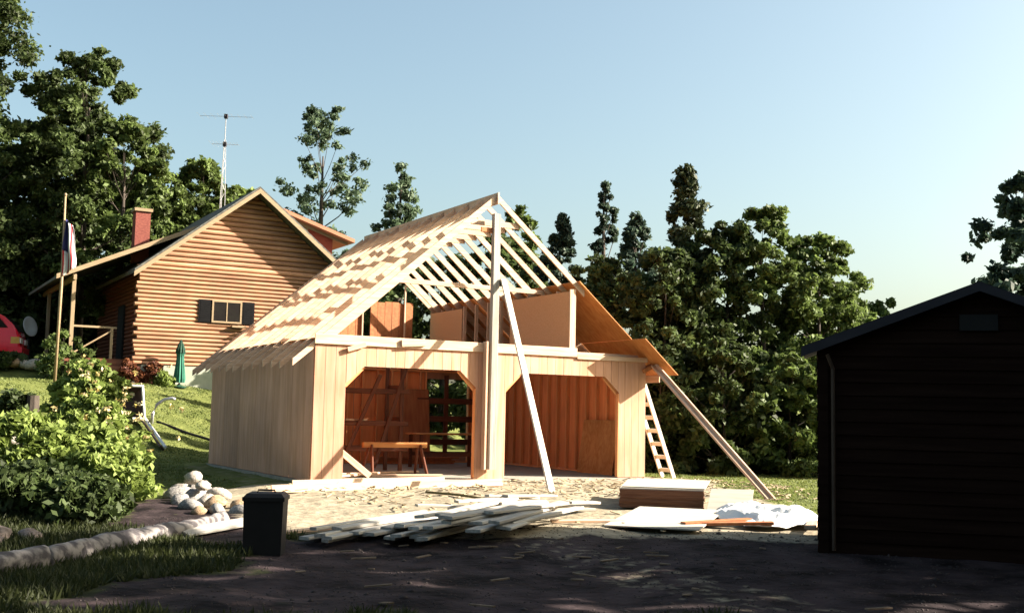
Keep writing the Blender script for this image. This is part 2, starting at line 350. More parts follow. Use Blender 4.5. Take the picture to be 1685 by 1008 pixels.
for i in range(19):
    u = .16 + i * (W - .32) / 18
    if OP[0] - .02 < u < OP[1] + .02: continue
    board('stud', (u, LEN - .055, .04), (u, LEN - .055, 2.37), .09, .04, M['stud'], gar, (1, 0, 0))
for u in (OP[0] - .02, OP[1] + .02, DL[0] - .025, DL[1] + .025, DR[0] - .025, DR[1] + .025):
    vv_ = LEN - .055 if u in (OP[0] - .02, OP[1] + .02) else .05
    board('stud', (u, vv_, .04), (u, vv_, 2.37), .088, .042, M['stud'], gar, (1, 0, 0))
for u0 in (.055, W - .055):
    board('top_plate', (u0, 0.005, 2.40), (u0, LEN, 2.40), .09, .06, M['stud'], gar); board('bottom_plate', (u0, .0, .02), (u0, LEN, .02), .088, .038, M['stud'], gar)
board('top_plate', (.11, LEN - .055, 2.40), (W - .11, LEN - .055, 2.40), .088, .06, M['stud'], gar); board('bottom_plate', (.11, LEN - .055, .02), (W - .11, LEN - .055, .02), .086, .038, M['stud'], gar)
board('door_header', (.11, .06, 2.30), (W - .11, .06, 2.30), .09, .14, M['stud'], gar)
# chamfer blocks in the doorway corners
for d0, d1 in (DL, DR):
    for a, s in ((d0, 1), (d1, -1)):
        board('corner_brace', (a, .05, DH - CH), (a + s * CH, .05, DH), .09, .035, M['stud'], gar, (0, 1, 0) if s > 0 else (0, -1, 0))
for d1 in (DL[1], DR[1]): board('door_jamb', (d1 - .012, .03, .02), (d1 - .012, .03, DH - CH * .95), .10, .018, M['stud'], gar, (1, 0, 0))

for i in range(6):   # back face of the sheathing, seen from inside
    a0 = i * LEN / 6 + .001; a1 = (i + 1) * LEN / 6 - .001
    MB().box((.0, a0, .05), (.009, a1, 2.36)).build('lining_sheet', M['lining'], gar); MB().box((W - .009, a0, .05), (W, a1, 2.36)).build('lining_sheet', M['lining'], gar)
for a0, a1 in ((.11, 1.2), (1.22, 2.4), (2.42, 3.6), (3.62, 4.6), (4.62, OP[0] - .01), (OP[1] + .01, W - .11)):
    MB().box((a0, LEN - .009, .05), (a1, LEN, 2.36)).build('lining_sheet', M['lining'], gar)
# loft floor
for i in range(11):
    v = .12 + i * .665
    board('floor_joist', (.12, v, 2.56), (W - .12, v, 2.56), .04, .19, P, gar)
for i in range(1):
    for j in range(3):
        a = MB().box((.14 + i * 1.75, .12 + j * 2.25, 2.662), (.14 + i * 1.75 + 2.35, .12 + j * 2.25 + 2.23, 2.68)); a.build('floor_sheet', M['sheath'], gar)
board('rim_board', (-.02, -.042, 2.63), (5.80, -.042, 2.63), .19, .04, P, gar, (0, -1, 0))
board('rim_board', (5.81, -.042, 2.545), (W + .02, -.042, 2.545), .10, .036, P, gar, (0, -1, 0))
# rafters
rl = MB(); rd = .135
rl.prism([(-.42, zroof(-.42) - rd), (.0, zroof(0) - rd), (.0, 2.44), (.10, 2.44), (W / 2 - .022, ZR - .02 - rd), (W / 2 - .022, ZR - .02), (-.42, zroof(-.42))], lambda a, z, d: (a, d, z), 0, .042)
rr = MB(); rr.prism([(W - a, z) for a, z in [(-.42, zroof(-.42) - rd), (.0, zroof(0) - rd), (.0, 2.44), (.10, 2.44), (W / 2 - .022, ZR - .02 - rd), (W / 2 - .022, ZR - .02), (-.42, zroof(-.42))]], lambda a, z, d: (a, d, z), 0, .042)
RV = [.0] + [i * .61 + rnd.uniform(-.05, .05) for i in range(1, 12)] + [LEN + .02]
ra = rl.build('rafter', P, gar)
r0 = MB(); r0.prism([(W - a, z) for a, z in [(W - 6.0, zroof(6.0) - rd), (W / 2 - .022, ZR - .02 - rd), (W / 2 - .022, ZR - .02), (W - 6.0, zroof(6.0))]], lambda a, z, d: (a, d, z), 0, .042); r0 = r0.build('rafter', P, gar)
rb = rr.build('rafter', P, gar); rb.location = (0, RV[3], 0)
for i, v in enumerate(RV):
    if i == 0: continue
    for src in (ra, r0 if i < 3 else rb):
        if i == 3 and src is rb: continue
        c = src.copy(); dx = rnd.uniform(-.07, .03) if src is ra else 0; c.location = (dx, v, dx * SL + rnd.uniform(-.008, .004)); C.objects.link(c)
board('ridge_board', (W / 2, -.06, ZR - .10), (W / 2, LEN + .12, ZR - .10), .038, .24, P, gar)
for i, v in enumerate(RV):
    zt = ZR - .62; hw = (ZR - .06 - zt) / SL
    board('collar_tie', (W / 2 - hw + .1, v + .065, zt), (W / 2 + hw - .1, v + .065, zt), .12, .03, P, gar, (0, 1, 0))
for v in (1.30, ):
    zt = 4.02; hw = (ZR - .04 - zt) / SL
    board('collar_tie', (W / 2 - hw, v, zt), (W / 2 + hw - .1, v, zt), .10, .036, P, gar, (0, 1, 0))
# right roof sheets (front edges stagger)
def onright(u, v, h): n = Vector((SL, 0, 1)).normalized(); return Vector((u, v, zroof(u))) + n * h
def sheet(u0, u1, v0, v1, h=.003, t=.016, name='roof_sheet', m=None):
    b = MB(); q = [onright(u0, v0, h), onright(u1, v0, h), onright(u1, v1, h), onright(u0, v1, h)]; q2 = [onright(u0, v0, h + t), onright(u1, v0, h + t), onright(u1, v1, h + t), onright(u0, v1, h + t)]
    b.add(q + q2, [(3, 2, 1, 0), (4, 5, 6, 7), (0, 1, 5, 4), (1, 2, 6, 5), (2, 3, 7, 6), (3, 0, 4, 7)]); return b.build(name, m or M['sheath'], gar)
for i in range(3): sheet(5.80, 7.18, -.10 + i * 2.40, -.10 + i * 2.40 + 2.392)
for i in range(3): sheet(7.19, 8.08, -.58 + i * 2.44, -.58 + i * 2.44 + 2.432)
board('fascia_board', (W + .435, .05, zroof(-.42) - .09), (W + .435, LEN, zroof(-.42) - .09), .16, .022, P, gar, (1, 0, 0))
# knee wall in the loft under the right rafters
KU = 5.70
for i in range(12):
    v = .03 + i * (LEN - .06) / 11
    board('knee_stud', (KU + .05, v, 2.72), (KU + .05, v, zroof(KU) - .24), .088, .04, P, gar, (0, 1, 0))
board('knee_plate', (KU + .05, .0, 2.70), (KU + .05, LEN, 2.70), .09, .038, P, gar)
MB().box((KU - .014, .02, 2.74), (KU - .002, 2.62, 3.94)).build('knee_panel', M['ply_tan'], gar)
MB().box((KU - .014, 5.05, 2.74), (KU - .002, LEN - .05, 3.92)).build('knee_panel', M['ply_tan'], gar)
board('knee_stud', (KU - .03, .0, 2.70), (KU - .03, .0, 3.97), .09, .038, P, gar, (0, 1, 0))
# boards closing the back gable, inside the loft
u = .35; 
while u < 5.15:
    if not 3.74 < u + .1 < 3.98:
        top = min(zroof(u), zroof(u + .2), 4.42) - .26 - rnd.uniform(0, .04)
        if top > 2.8: board('gable_board', (u + .1, LEN - .09 + rnd.uniform(-.012, .012), 2.685), (u + .1, LEN - .09, top), .195, .022, M['redboard'], gar, (0, 1, 0))
    u += .2
for u in (1.3, 2.5, 3.72, 4.9):
    board('gable_stud', (u, LEN - .13, 2.69), (u, LEN - .13, min(zroof(u) - .25, 4.6)), .04, .05, P, gar, (0, 1, 0))
# temporary post up the middle of the front, and long braces
board('support_post', (3.73, -.13, .20), (3.73, -.13, 5.36), .15, .12, M['grey_plank'], gar, (0, 1, 0))
board('support_post', (3.56, -.115, .20), (3.56, -.115, 2.75), .045, .14, P, gar, (0, 1, 0))
board('lap_block', (3.40, -.10, 5.02), (3.70, -.10, 5.02), .10, .04, M['redboard'], gar, (0, 1, 0))
board('stub_block', (.62, -.075, 2.45), (.98, -.075, 2.56), .09, .04, P, gar, (0, -1, 0))
board('stub_block', (1.72, -.09, 2.62), (2.22, -.085, 2.66), .14, .04, P, gar, (0, -1, 0))
for i, (u, v) in enumerate(((7.72, -.02), (7.72, .06))): board('tail_block', (u - .2, v - .05, 2.30 + i * .06), (u + .12, v - .05, 2.44), .09, .04, M['redboard'], gar, (0, 1, 0))

def gw(u, v, z): p = G0 + GU * u + GV * v; return Vector((p[0], p[1], z))
def solo(name, label, cat, p0, p1, w, t, m, up=(0, 0, 1), group=None): return tag(board(name, p0, p1, w, t, m, None, up), label, cat, group)
solo('brace_pole', 'long white board propped from the post top down to the sand before the right doorway', 'brace', gw(3.88, -.21, 4.02), gw(3.20, -3.30, -.10), .13, .045, M['pine_white'], (.4, -.6, .7))
bp0, bp1 = gw(7.78, -.10, 2.42), Vector((4.48, 18.75, -.20))
bq = thing('brace_pole', 'long doubled tan brace slanting from the right eave corner down to the lawn edge', 'brace', bp1)
board('brace_board', bp0 - bp1, (0, 0, .02), .12, .042, M['pine'], bq, (.3, -.9, .5))
off = Vector((.05, .02, .05))
board('brace_board', bp0 - bp1 + off, off, .042, .08, M['pine'], bq, (.3, -.9, .5))

# ladder against the right wall
lad = thing('ladder', 'pale wooden ladder leaning against the right side of the garage', 'ladder', gw(8.85, .72, gz(*gw(8.85, .72, 0)[:2])), GA)
lz = lad.location.z; run, top = 1.12, 2.75
for s in (-.21, .21): board('rail', (0, s, 0), (-run, s, top), .10, .04, M['pine_white'], lad, (0, 1, 0))
for i in range(9):
    t = (i + .6) / 9.3; board('rung', (-run * t, -.20, top * t), (-run * t, .20, top * t), .09, .035, M['pine_white'], lad, (1, 0, .3))

# things inside the garage
def ing(name, label, cat, a, b_, w, t, m, up=(0, 1, 0), group=None): return solo(name, label, cat, gw(*a), gw(*b_), w, t, m, Vector((GU[0] * up[0] + GV[0] * up[1], GU[1] * up[0] + GV[1] * up[1], up[2])), group)
sc_ = thing('scaffold', 'dark wooden scaffold frame seen through the left doorway', 'scaffold', gw(2.6, 3.1, 0), GA)
for x, y in ((-1.0, -.35), (.45, -.35), (-1.0, .45), (.45, .45)): board('post', (x, y, 0), (x, y, 2.3), .09, .045, M['darkwood'], sc_, (0, 1, 0))
for z in (.5, 1.05, 1.75):
    for y in (-.39, .49): board('crossbar', (-1.15, y, z), (.6, y, z), .10, .03, M['darkwood'], sc_, (0, 1, 0))
    for x in (-1.03, .48): board('end_bar', (x, -.36, z + .1), (x, .46, z + .1), .09, .03, M['darkwood'], sc_, (1, 0, 0))
for x in (-.75, -.45): board('deck_plank', (x + .0, -.36, 1.12), (x, .5, 1.12), .2, .035, M['pine'], sc_)
for (a, b_) in (((-1.0, -.42, .05), (-.1, -.42, 2.1)), ((-.2, -.43, .1), (.5, -.43, 2.25))): board('diagonal_brace', a, b_, .085, .03, M['darkwood'], sc_, (0, 1, 0))
sh = thing('sawhorse', 'orange plank sawhorse in front of the scaffold inside left doorway', 'sawhorse', gw(2.45, 1.7, 0), GA)
board('top_beam', (-.72, 0, .62), (.72, 0, .62), .10, .11, M['sheath'], sh)
for x in (-.55, .55):
    for s in (-1, 1): board('leg', (x, s * .06, .62), (x * 1.12, s * .30, 0), .085, .035, M['darkwood'], sh, (1, 0, 0))
tr = thing('work_table', 'rough slatted workbench standing before the back opening of the garage', 'workbench', gw(5.0, 4.6, 0), GA)
for x, y in ((-.7, -.3), (.9, -.3), (-.7, .3), (.9, .3)): board('leg', (x, y, 0), (x, y, .78), .085, .045, M['darkwood'], tr, (0, 1, 0))
board('top_plank', (-.85, -.16, .80), (1.05, -.16, .80), .28, .038, M['sheath'], tr); board('top_plank', (-.85, .15, .80), (1.05, .15, .80), .28, .038, M['sheath'], tr)
board('stretcher', (-.7, -.34, .32), (.9, -.34, .32), .09, .03, M['darkwood'], tr, (0, 1, 0)); board('stretcher', (-.7, .34, .32), (.9, .34, .32), .09, .03, M['darkwood'], tr, (0, 1, 0))
for z in (.55, 1.15, 1.62):
    ing('rail_board', {.55: 'lowest board nailed across the back opening of the garage', 1.15: 'middle board nailed across the back opening of the garage', 1.62: 'highest board nailed across the back opening of the garage'}[z], 'board', (OP[0] - .3, LEN - .16, z), (OP[1] + .3, LEN - .16, z), .15, .03, M['darkwood'], group='boards nailed across the back opening')
ing('upright_board', 'upright board dividing the back opening of the garage', 'board', (6.18, LEN - .125, .1), (6.18, LEN - .125, 2.3), .13, .03, M['darkwood'])
ing('leaning_board', 'long board leaning across the left rear corner inside left doorway', 'board', (.95, 3.9, .03), (1.75, 6.6, 2.3), .10, .04, M['pine'])
ing('leaning_board', 'board slanting down to the floor just inside left doorway', 'board', (.35, .9, .95), (1.5, .75, .04), .12, .035, M['pine'])
ing('leaning_board', 'short dark board propped under the slanting one inside left doorway', 'board', (.95, 1.1, .03), (1.05, 1.3, .75), .12, .035, M['redboard'])
for i, (a, b_) in enumerate((((.4, 1.3, .03), (3.2, 1.0, .03)), ((.7, 1.55, .03), (3.3, 2.4, .03)), ((.5, .6, .03), (1.9, 1.3, .07)))):
    ing('floor_board', ('board lying along the floor just inside left doorway', 'board lying farther back on the floor inside left doorway', 'short board lying askew on others inside left doorway')[i], 'board', a, b_, .14, .038, M['pine'], (0, 0, 1), 'boards on the garage floor')
for i in range(4):
    ing('floor_board', 'board in the low stack along the back wall inside right doorway', 'board', (3.9, LEN - .6 + rnd.uniform(-.05, .05), .03 + i * .045), (6.2 + rnd.uniform(-.2, .2), LEN - .75, .03 + i * .045), .19, .04, M['redboard'], (0, 0, 1), 'stacked boards along the back wall')
lp = MB().prism([(0, 0), (1.4, 0), (1.4, 1.22), (0, 1.22)], lambda a, z, d: (-.18 * (1 - z / 1.22) - d, a, z), 0, .016)
o = lp.build('plywood_sheet', M['sheath']); o.location = gw(W - .14, .75, .003); o.rotation_euler = (0, 0, GA); tag(o, 'plywood sheet leaning on studs of right wall inside right doorway', 'plywood sheet')
lp = MB().prism([(0, 0), (1.2, 0), (1.2, 1.9), (0, 1.9)], lambda a, z, d: (a, -.22 * (1 - z / 1.9) - d, z), 0, .016)
o = lp.build('plywood_sheet', M['redboard']); o.location = gw(4.45, LEN - .13, .003); o.rotation_euler = (0, 0, GA); tag(o, 'tall plywood sheet leaning on back wall behind the white pole', 'plywood sheet')

# ------------------------------------------------------------------ log house on the rise
HX, HY, HZ = -12.56, 38.0, 2.1
house = thing('log_house', 'tan log house with grey gabled roof on the rise behind the garage', 'house', (HX, HY, HZ), GA)
HW, HL = 7.3, 8.0; FZ = .63; EZ = 4.05; HS = .79; HR = EZ + HS * HW / 2
def hz(u): return EZ + HS * (u if u < HW / 2 else HW - u)
MB().box((0, -.05, -.9), (HW, HL, FZ)).build('foundation', M['found'], house)
pitch = (EZ - FZ) / 24
prof = [(.02 - .115 * math.sin(math.pi * k / 8) ** .8, pitch * (.5 - .5 * math.cos(math.pi * k / 8))) for k in range(9)]
lg = MB().prism([(a, z) for a, z in prof] + [(.12, pitch), (.12, 0)], lambda y, z, d: (d, y, z), -.22, HW + .15).build('log', M['log'], house)
lg2 = MB().prism([(a, z) for a, z in prof] + [(.12, pitch), (.12, 0)], lambda y, z, d: (y, d, z), .14, HL).build('log', M['log_shaded'], house)
lg3 = MB().prism([(a, z) for a, z in prof] + [(.12, pitch), (.12, 0)], lambda y, z, d: (HW - y, d, z), .14, HL).build('log', M['log_shaded'], house)
for i in range(24):
    for src, off in ((lg, 0), (lg2, 0), (lg3, 0)):
        c = src if i == 0 else src.copy()
        if i: C.objects.link(c)
        c.scale = (1, rnd.uniform(.9, 1.12), 1) if src is lg else (1, 1, 1); c.rotation_euler = (0, R(rnd.uniform(-.06, .06)) if src is lg else 0, 0)
        c.location = (rnd.uniform(-.10, .05) if src is lg else 0, rnd.uniform(-.005, .005) if src is lg else rnd.uniform(-.1, .1), FZ + i * pitch)
cp = .178; i = 0; z = EZ
while z < HR - .1:
    z1 = min(z + cp, HR - .02); u0 = (z - EZ) / HS; u1 = (z1 - EZ) / HS
    b = MB(); n = 6; vs_ = []
    for k in range(n + 1):
        zz = z + (z1 - z) * (.5 - .5 * math.cos(math.pi * k / n)); ua = (zz - EZ) / HS + .02; y = .02 - .10 * math.sin(math.pi * k / n) ** .8
        vs_ += [(ua, y, zz), (HW - ua, y, zz)]
    vs_ += [(u1 + .02, .08, z1), (HW - u1 - .02, .08, z1), (u0 + .02, .08, z), (HW - u0 - .02, .08, z)]; q = 2 * n
    b.add(vs_, [(2 * k, 2 * k + 1, 2 * k + 3, 2 * k + 2) for k in range(n)] + [(q, q + 1, q + 3, q + 2), (q + 2, q + 3, q + 5, q + 4), (q + 4, q + 5, 1, 0)])
    b.build('gable_board', M['log'], house); z += cp
# roof
OV = .75
def hroof(sgn, name):
    b = MB(); t = .13
    f = (lambda a: a) if sgn < 0 else (lambda a: HW - a)
    poly = [(-.5, EZ - .5 * HS + .02), (HW / 2, HR + .02), (HW / 2, HR + .02 + t), (-.5, EZ - .5 * HS + .02 + t)]
    b.prism([(f(a), zz) for a, zz in poly], lambda a, zz, d: (a, d, zz), -OV, HL + .5); return b.build(name, M['shingle'], house)
hroof(-1, 'roof'); hroof(1, 'roof')
for sgn in (-1, 1):
    f = (lambda a: a) if sgn < 0 else (lambda a: HW - a)
    MB().prism([(f(a), zz) for a, zz in [(-.52, EZ - .52 * HS - .10), (HW / 2, HR - .10), (HW / 2, HR + .07), (-.52, EZ - .52 * HS + .07)]], lambda a, zz, d: (a, d, zz), -OV - .03, -OV - .004).build('rake_board', M['trim'], house)
# shed dormer on the right slope
def dz(u): return HR - .06 - .31 * (u - HW / 2)
d0, d1, dv = HW / 2 + .75, 7.05, .9
MB().prism([(d0, hz(d0) + .1), (d1, hz(d1) + .12), (d1, dz(d1)), (d0, dz(d0))], lambda a, zz, d: (a, d, zz), dv, HL - dv).build('dormer', M['redwood'], house)
dorm = house.children[-1]
MB().prism([(HW / 2 + .1, dz(HW / 2 + .1) + .02), (d1 + .75, dz(d1 + .75) + .02), (d1 + .75, dz(d1 + .75) + .16), (HW / 2 + .1, dz(HW / 2 + .1) + .16)], lambda a, zz, d: (a, d, zz), dv - .4, HL - dv + .4).build('dormer_roof', M['clap'], dorm)
MB().prism([(d0, dz(d0) - .10), (d1 + .6, dz(d1 + .6) - .10), (d1 + .6, dz(d1 + .6) + .01), (d0, dz(d0) + .01)], lambda a, zz, d: (a, d, zz), dv - .05, dv - .01).build('dormer_trim', M['trim'], dorm)
um = (d0 + d1) / 2 + .25
MB().box((um - .07, dv - .045, hz(um) + .14), (um + .07, dv - .008, dz(um) - .11)).build('dormer_trim', M['trim'], dorm)
MB().prism([(d0 + .05, hz(d0 + .05) + .16), (d1, hz(d1) + .16), (d1, hz(d1) + .28), (d0 + .2, hz(d0 + .2) + .28)], lambda a, zz, d: (a, d, zz), dv - .04, dv - .012).build('dormer_trim', M['trim'], dorm)
# window with shutters
win = MB().box((2.36, -.135, 2.26), (3.30, -.09, 2.93)).build('window', M['glass'], house)
fr = MB()
fr.box((2.30, -.15, 2.20), (2.36, -.07, 2.99)); fr.box((3.30, -.15, 2.20), (3.36, -.07, 2.99)); fr.box((2.361, -.15, 2.20), (3.299, -.07, 2.26)); fr.box((2.361, -.15, 2.93), (3.299, -.07, 2.99)); fr.build('window_frame', M['trim'], win)
MB().box((2.81, -.148, 2.262), (2.845, -.137, 2.928)).build('mullion', M['trim'], win)
for a in (1.84, 3.38):
    s_o = MB().box((a, -.125, 2.20), (a + .44, -.088, 2.99)).build('shutter', M['shutter'], house)
    b = MB()
    for k in range(9): b.box((a + .05, -.134, 2.26 + k * .078), (a + .39, -.126, 2.26 + k * .078 + .05))
    b.build('louvre', M['shutter'], s_o)
# small lamp shelf under window
MB().box((3.0, -.28, 2.06), (3.5, -.09, 2.12)).build('window_box', M['trim'], house)
# chimney on the left, porch roof, posts, rail
ch = MB().box((.02, 2.2, 4.4), (.54, 2.75, 6.25)).build('chimney', M['brick'], house)
MB().box((-.04, 2.14, 6.25), (.60, 2.81, 6.36)).build('chimney_cap', M['trim'], ch)
pr = MB(); pz0, pz1 = 3.50, 5.62
pr.prism([(-2.75, 3.42), (2.1, 5.66), (2.1, 5.76), (-2.75, 3.52)], lambda a, zz, d: (a, d, zz), .25, HL - .2); pr.build('porch_roof', M['shingle'], house)
MB().prism([(-2.8, 3.37), (2.05, 5.58), (2.05, 5.74), (-2.8, 3.53)], lambda a, zz, d: (a, d, zz), .20, .246).build('porch_fascia', M['trim'], house)
MB().box((-2.6, .35, .55), (-.1, HL - .3, .80)).build('porch_floor', M['log_shaded'], house)
for v in (.5, 3.3, 6.2): board('porch_post', (-2.2, v, .80), (-2.2, v, 3.60), .12, .12, M['trim'], house, (0, 1, 0))
board('porch_rail', (-2.14, .5, 1.86), (-.75, .5, 1.86), .08, .07, M['trim'], house); board('porch_post', (-.92, .4, .3), (-.92, .4, 1.84), .09, .09, M['trim'], house, (0, 1, 0))
board('stair_rail', (-2.1, .36, .98), (-.95, .36, 1.74), .07, .05, M['trim'], house)
MB().box((-2.55, .30, .20), (-.15, .346, .56)).build('porch_skirt', M['clap'], house)
board('porch_beam', (-2.2, .3, 3.48), (-2.2, HL - .4, 3.48), .10, .16, M['trim'], house)
MB().box((-.16, 2.6, .81), (-.09, 3.6, 2.85)).build('door', M['black'], house)

# flagpole and flag
fx, fy = -13.6, 33.6; fz = gz(fx, fy)
fp = thing('flagpole', 'slim tan flagpole standing in front of the porch', 'flagpole', (fx, fy, fz))
MB().tube([(-.05, 0, 0), (-.02, 0, 3), (-.06, 0, 7.62 - fz)], [.05, .045, .03], 8).build('pole', M['trim'], fp, True)
MB().lathe([(.0, -.02), (.04, .02), (.05, .06), (.03, .10), (.0, .11)], 10, (-.06, 0, 7.62 - fz)).build('finial', M['trim'], fp, True)
fl = thing('flag', 'limp red white and blue flag hanging from the slim pole', 'flag', (fx, fy, 2.62))
def drape(a0, a1, z0, z1, name, m):
    b = MB(); n = 10; k = 8; vs_ = []
    for j in range(k + 1):
        t = j / k; z = z1 + (z0 - z1) * t
        for i in range(n + 1):
            s = a0 + (a1 - a0) * i / n; w = (.14 + .26 * (1 - abs(z - 3.2) / 1.6)) 
            vs_.append((s * w + .02 * math.sin(z * 5), .07 * math.sin(s * 9 + z * 1.5) - .05, z - s * .16))
    b.add(vs_, [(j * (n + 1) + i, j * (n + 1) + i + 1, (j + 1) * (n + 1) + i + 1, (j + 1) * (n + 1) + i) for j in range(k) for i in range(n)])
    o = b.build(name, m, fl, True); md = o.modifiers.new('cloth', 'SOLIDIFY'); md.thickness = .006; return o
drape(0, .45, 3.35, 4.3, 'canton', M['flag_blue'])
for i in range(7):
    a = i / 7; drape(.0 + (.46 if i < 3 else 0) + 0, 1, 2.2, 4.3, 'stripe', M['flag_white']) if False else None
for i in range(9):
    a0 = i / 9; drape(a0 if i > 3 else max(a0, .02), (i + 1) / 9, 2.55 + .05 * i, 3.35 if i < 4 else 4.25, 'stripe', M['flag_white'] if i % 3 else M['flag_red'])

# antenna mast behind the house
am = thing('antenna_mast', 'slender white lattice television antenna mast rising behind the log house roof', 'antenna', (-12.3, 46.5, gz(-12.3, 46.5)))
mz = 13.4 - am.location.z
for k in range(3):
    a = 2 * math.pi * k / 3
    MB().tube([(0.22 * math.cos(a), 0.22 * math.sin(a), 0), (.11 * math.cos(a), .11 * math.sin(a), mz * .72), (.03 * math.cos(a), .03 * math.sin(a), mz * .93)], .016, 6).build('tower_leg', M['steel'], am)
b = MB()
for i in range(26):
    z = i * mz * .9 / 26; r0 = .22 - .15 * i / 26; a = 2 * math.pi * (i % 3) / 3; a2 = a + 2 * math.pi / 3
    b.tube([(r0 * math.cos(a), r0 * math.sin(a), z), (r0 * .95 * math.cos(a2), r0 * .95 * math.sin(a2), z + mz * .034)], .008, 4)
b.build('lattice', M['steel'], am)
MB().tube([(0, 0, mz * .9), (0, 0, mz + .35)], .02, 6).build('mast_top', M['steel'], am)
for z, l in ((mz + .25, 1.1), (mz - .95, .55)):
    b = MB().tube([(-l, 0, z), (l, .1, z)], .009, 5)
    for i in range(9):
        x = -l + 2 * l * i / 8; w = .55 - .03 * i; b.tube([(x, -w, z), (x, w, z)], .005, 4)
    b.build('antenna', M['steel'], am); MB().box((-.07, -.07, z - .1), (.07, .07, z + .08)).build('rotor', M['shedtrim'], am)

# patio umbrella by the house
um_ = thing('patio_umbrella', 'closed green patio umbrella standing before the house foundation', 'umbrella', (-11.25, 38.1, gz(-11.25, 38.1)))
MB().tube([(0, 0, 0), (0, 0, 1.62)], .022, 8).build('pole', M['steel'], um_)
MB().lathe([(.24, 0), (.25, .04), (.06, .09), (.04, .14)], 14).build('base', M['greendk'], um_)
def folds(prof, name, m):
    b = MB(); seg = 24; vs_ = [((r * (1 + .22 * (k % 2))) * math.cos(2 * math.pi * k / seg), (r * (1 + .22 * (k % 2))) * math.sin(2 * math.pi * k / seg), z) for r, z in prof for k in range(seg)]
    b.add(vs_, [(i * seg + k, i * seg + (k + 1) % seg, (i + 1) * seg + (k + 1) % seg, (i + 1) * seg + k) for i in range(len(prof) - 1) for k in range(seg)]); return b.build(name, m, um_)
folds([(.15, .18), (.17, .3), (.13, .7), (.10, 1.05), (.13, 1.2)], 'canopy', M['green']); folds([(.14, 1.18), (.13, 1.3), (.07, 1.5), (.01, 1.64)], 'canopy_top', M['greendk'])

# red van at the left edge
van = thing('red_van', 'red van with sloping nose parked at the left edge beyond the lawn', 'van', (-17.62, 40.4, gz(-18.5, 40.5)), R(16))
def yx(a, z, d): return (a, d, z)
body = [(-.02, .42), (.0, .62), (-.03, .92), (-.10, 1.12), (-.28, 1.38), (-.56, 1.64), (-.95, 1.84), (-1.4, 1.95), (-4.4, 1.92), (-4.62, 1.75), (-4.75, 1.0), (-4.72, .42)]
b = MB(); n = len(body); vs_ = []
for d, sx in ((-.92, .0), (-.86, .06), (.86, .06), (.92, .0)):
    for a, z in body:
        ins = (.14 if z > 1.15 else 0) * (1 if abs(d) > .9 else .55); k = .06 if abs(d) > .9 else 0
        vs_.append((min(a, -.0) - k * (a > -1) + k * (a < -4), math.copysign(abs(d) - ins, d), z))
fs = [tuple(range(n)), tuple(range(3 * n, 4 * n))[::-1]]
for r_ in range(3): fs += [(r_ * n + i, (r_ + 1) * n + i, (r_ + 1) * n + (i + 1) % n, r_ * n + (i + 1) % n) for i in range(n)]
vb = b.add(vs_, fs).build('body', M['red'], van, True); bm_ = vb.modifiers.new('round', 'BEVEL'); bm_.width = .09; bm_.segments = 3; bm_.limit_method = 'ANGLE'; bm_.angle_limit = R(12)
for x in (-.95, -3.85):
    for s in (-.93, .93):
        wo = MB(); wo.tube([(x, s - .1, .33), (x, s + .1, .33)], .33, 18); wh = wo.build('wheel', M['rubber'], van); MB().tube([(x, s - .115, .33), (x, s + .115, .33)], .19, 12).build('rim', M['steel'], wh)
MB().prism([(-.42, 1.25), (-.72, 1.60), (-1.12, 1.76), (-2.0, 1.80), (-2.0, 1.22)], lambda a, z, d: (a, d + .10 * (z - 1.2), z), -.925, -.90).build('side_window', M['glass'], van)
MB().prism([(-2.1, 1.22), (-2.1, 1.80), (-4.3, 1.80), (-4.4, 1.22)], lambda a, z, d: (a, d + .10 * (z - 1.2), z), -.915, -.90).build('side_window', M['glass'], van)
wq = [(-.085, 1.16), (-.258, 1.41), (-.53, 1.66)]
MB().prism(wq + [(a - .03, z - .02) for a, z in wq[::-1]], lambda a, z, d: (a, d, z), -.66, .66).build('windshield', M['glass'], van)
for s in (-1, 1):
    MB().box((-.16, s * .62 - .24, .72), (.03, s * .62 + .24, .90)).build('headlight', M['white'], van); MB().box((-.30, s * .895 - .03, .70), (-.02, s * .895 + .03, .93)).build('turn_signal', M['amber'], van)
MB().box((-.35, -.93, .38), (.09, .93, .58)).build('bumper', M['red'], van)
# white dish
ds = thing('satellite_dish', 'tilted white dish on a dark stand beside the red van', 'dish', (-18.15, 42.2, gz(-18, 42)))
MB().tube([(0, 0, 0), (-.1, .05, 1.0)], .05, 8).build('stand', M['black'], ds)
do = MB().lathe([(.06, .0), (.25, .03), (.40, .09), (.46, .13), (.44, .14), (.24, .06), (.02, .03)], 22).build('dish', M['white'], ds, True)
do.location = (-.12, 0, 1.42); do.scale = (.78, .88, .88); do.rotation_euler = (R(74), R(14), R(66))

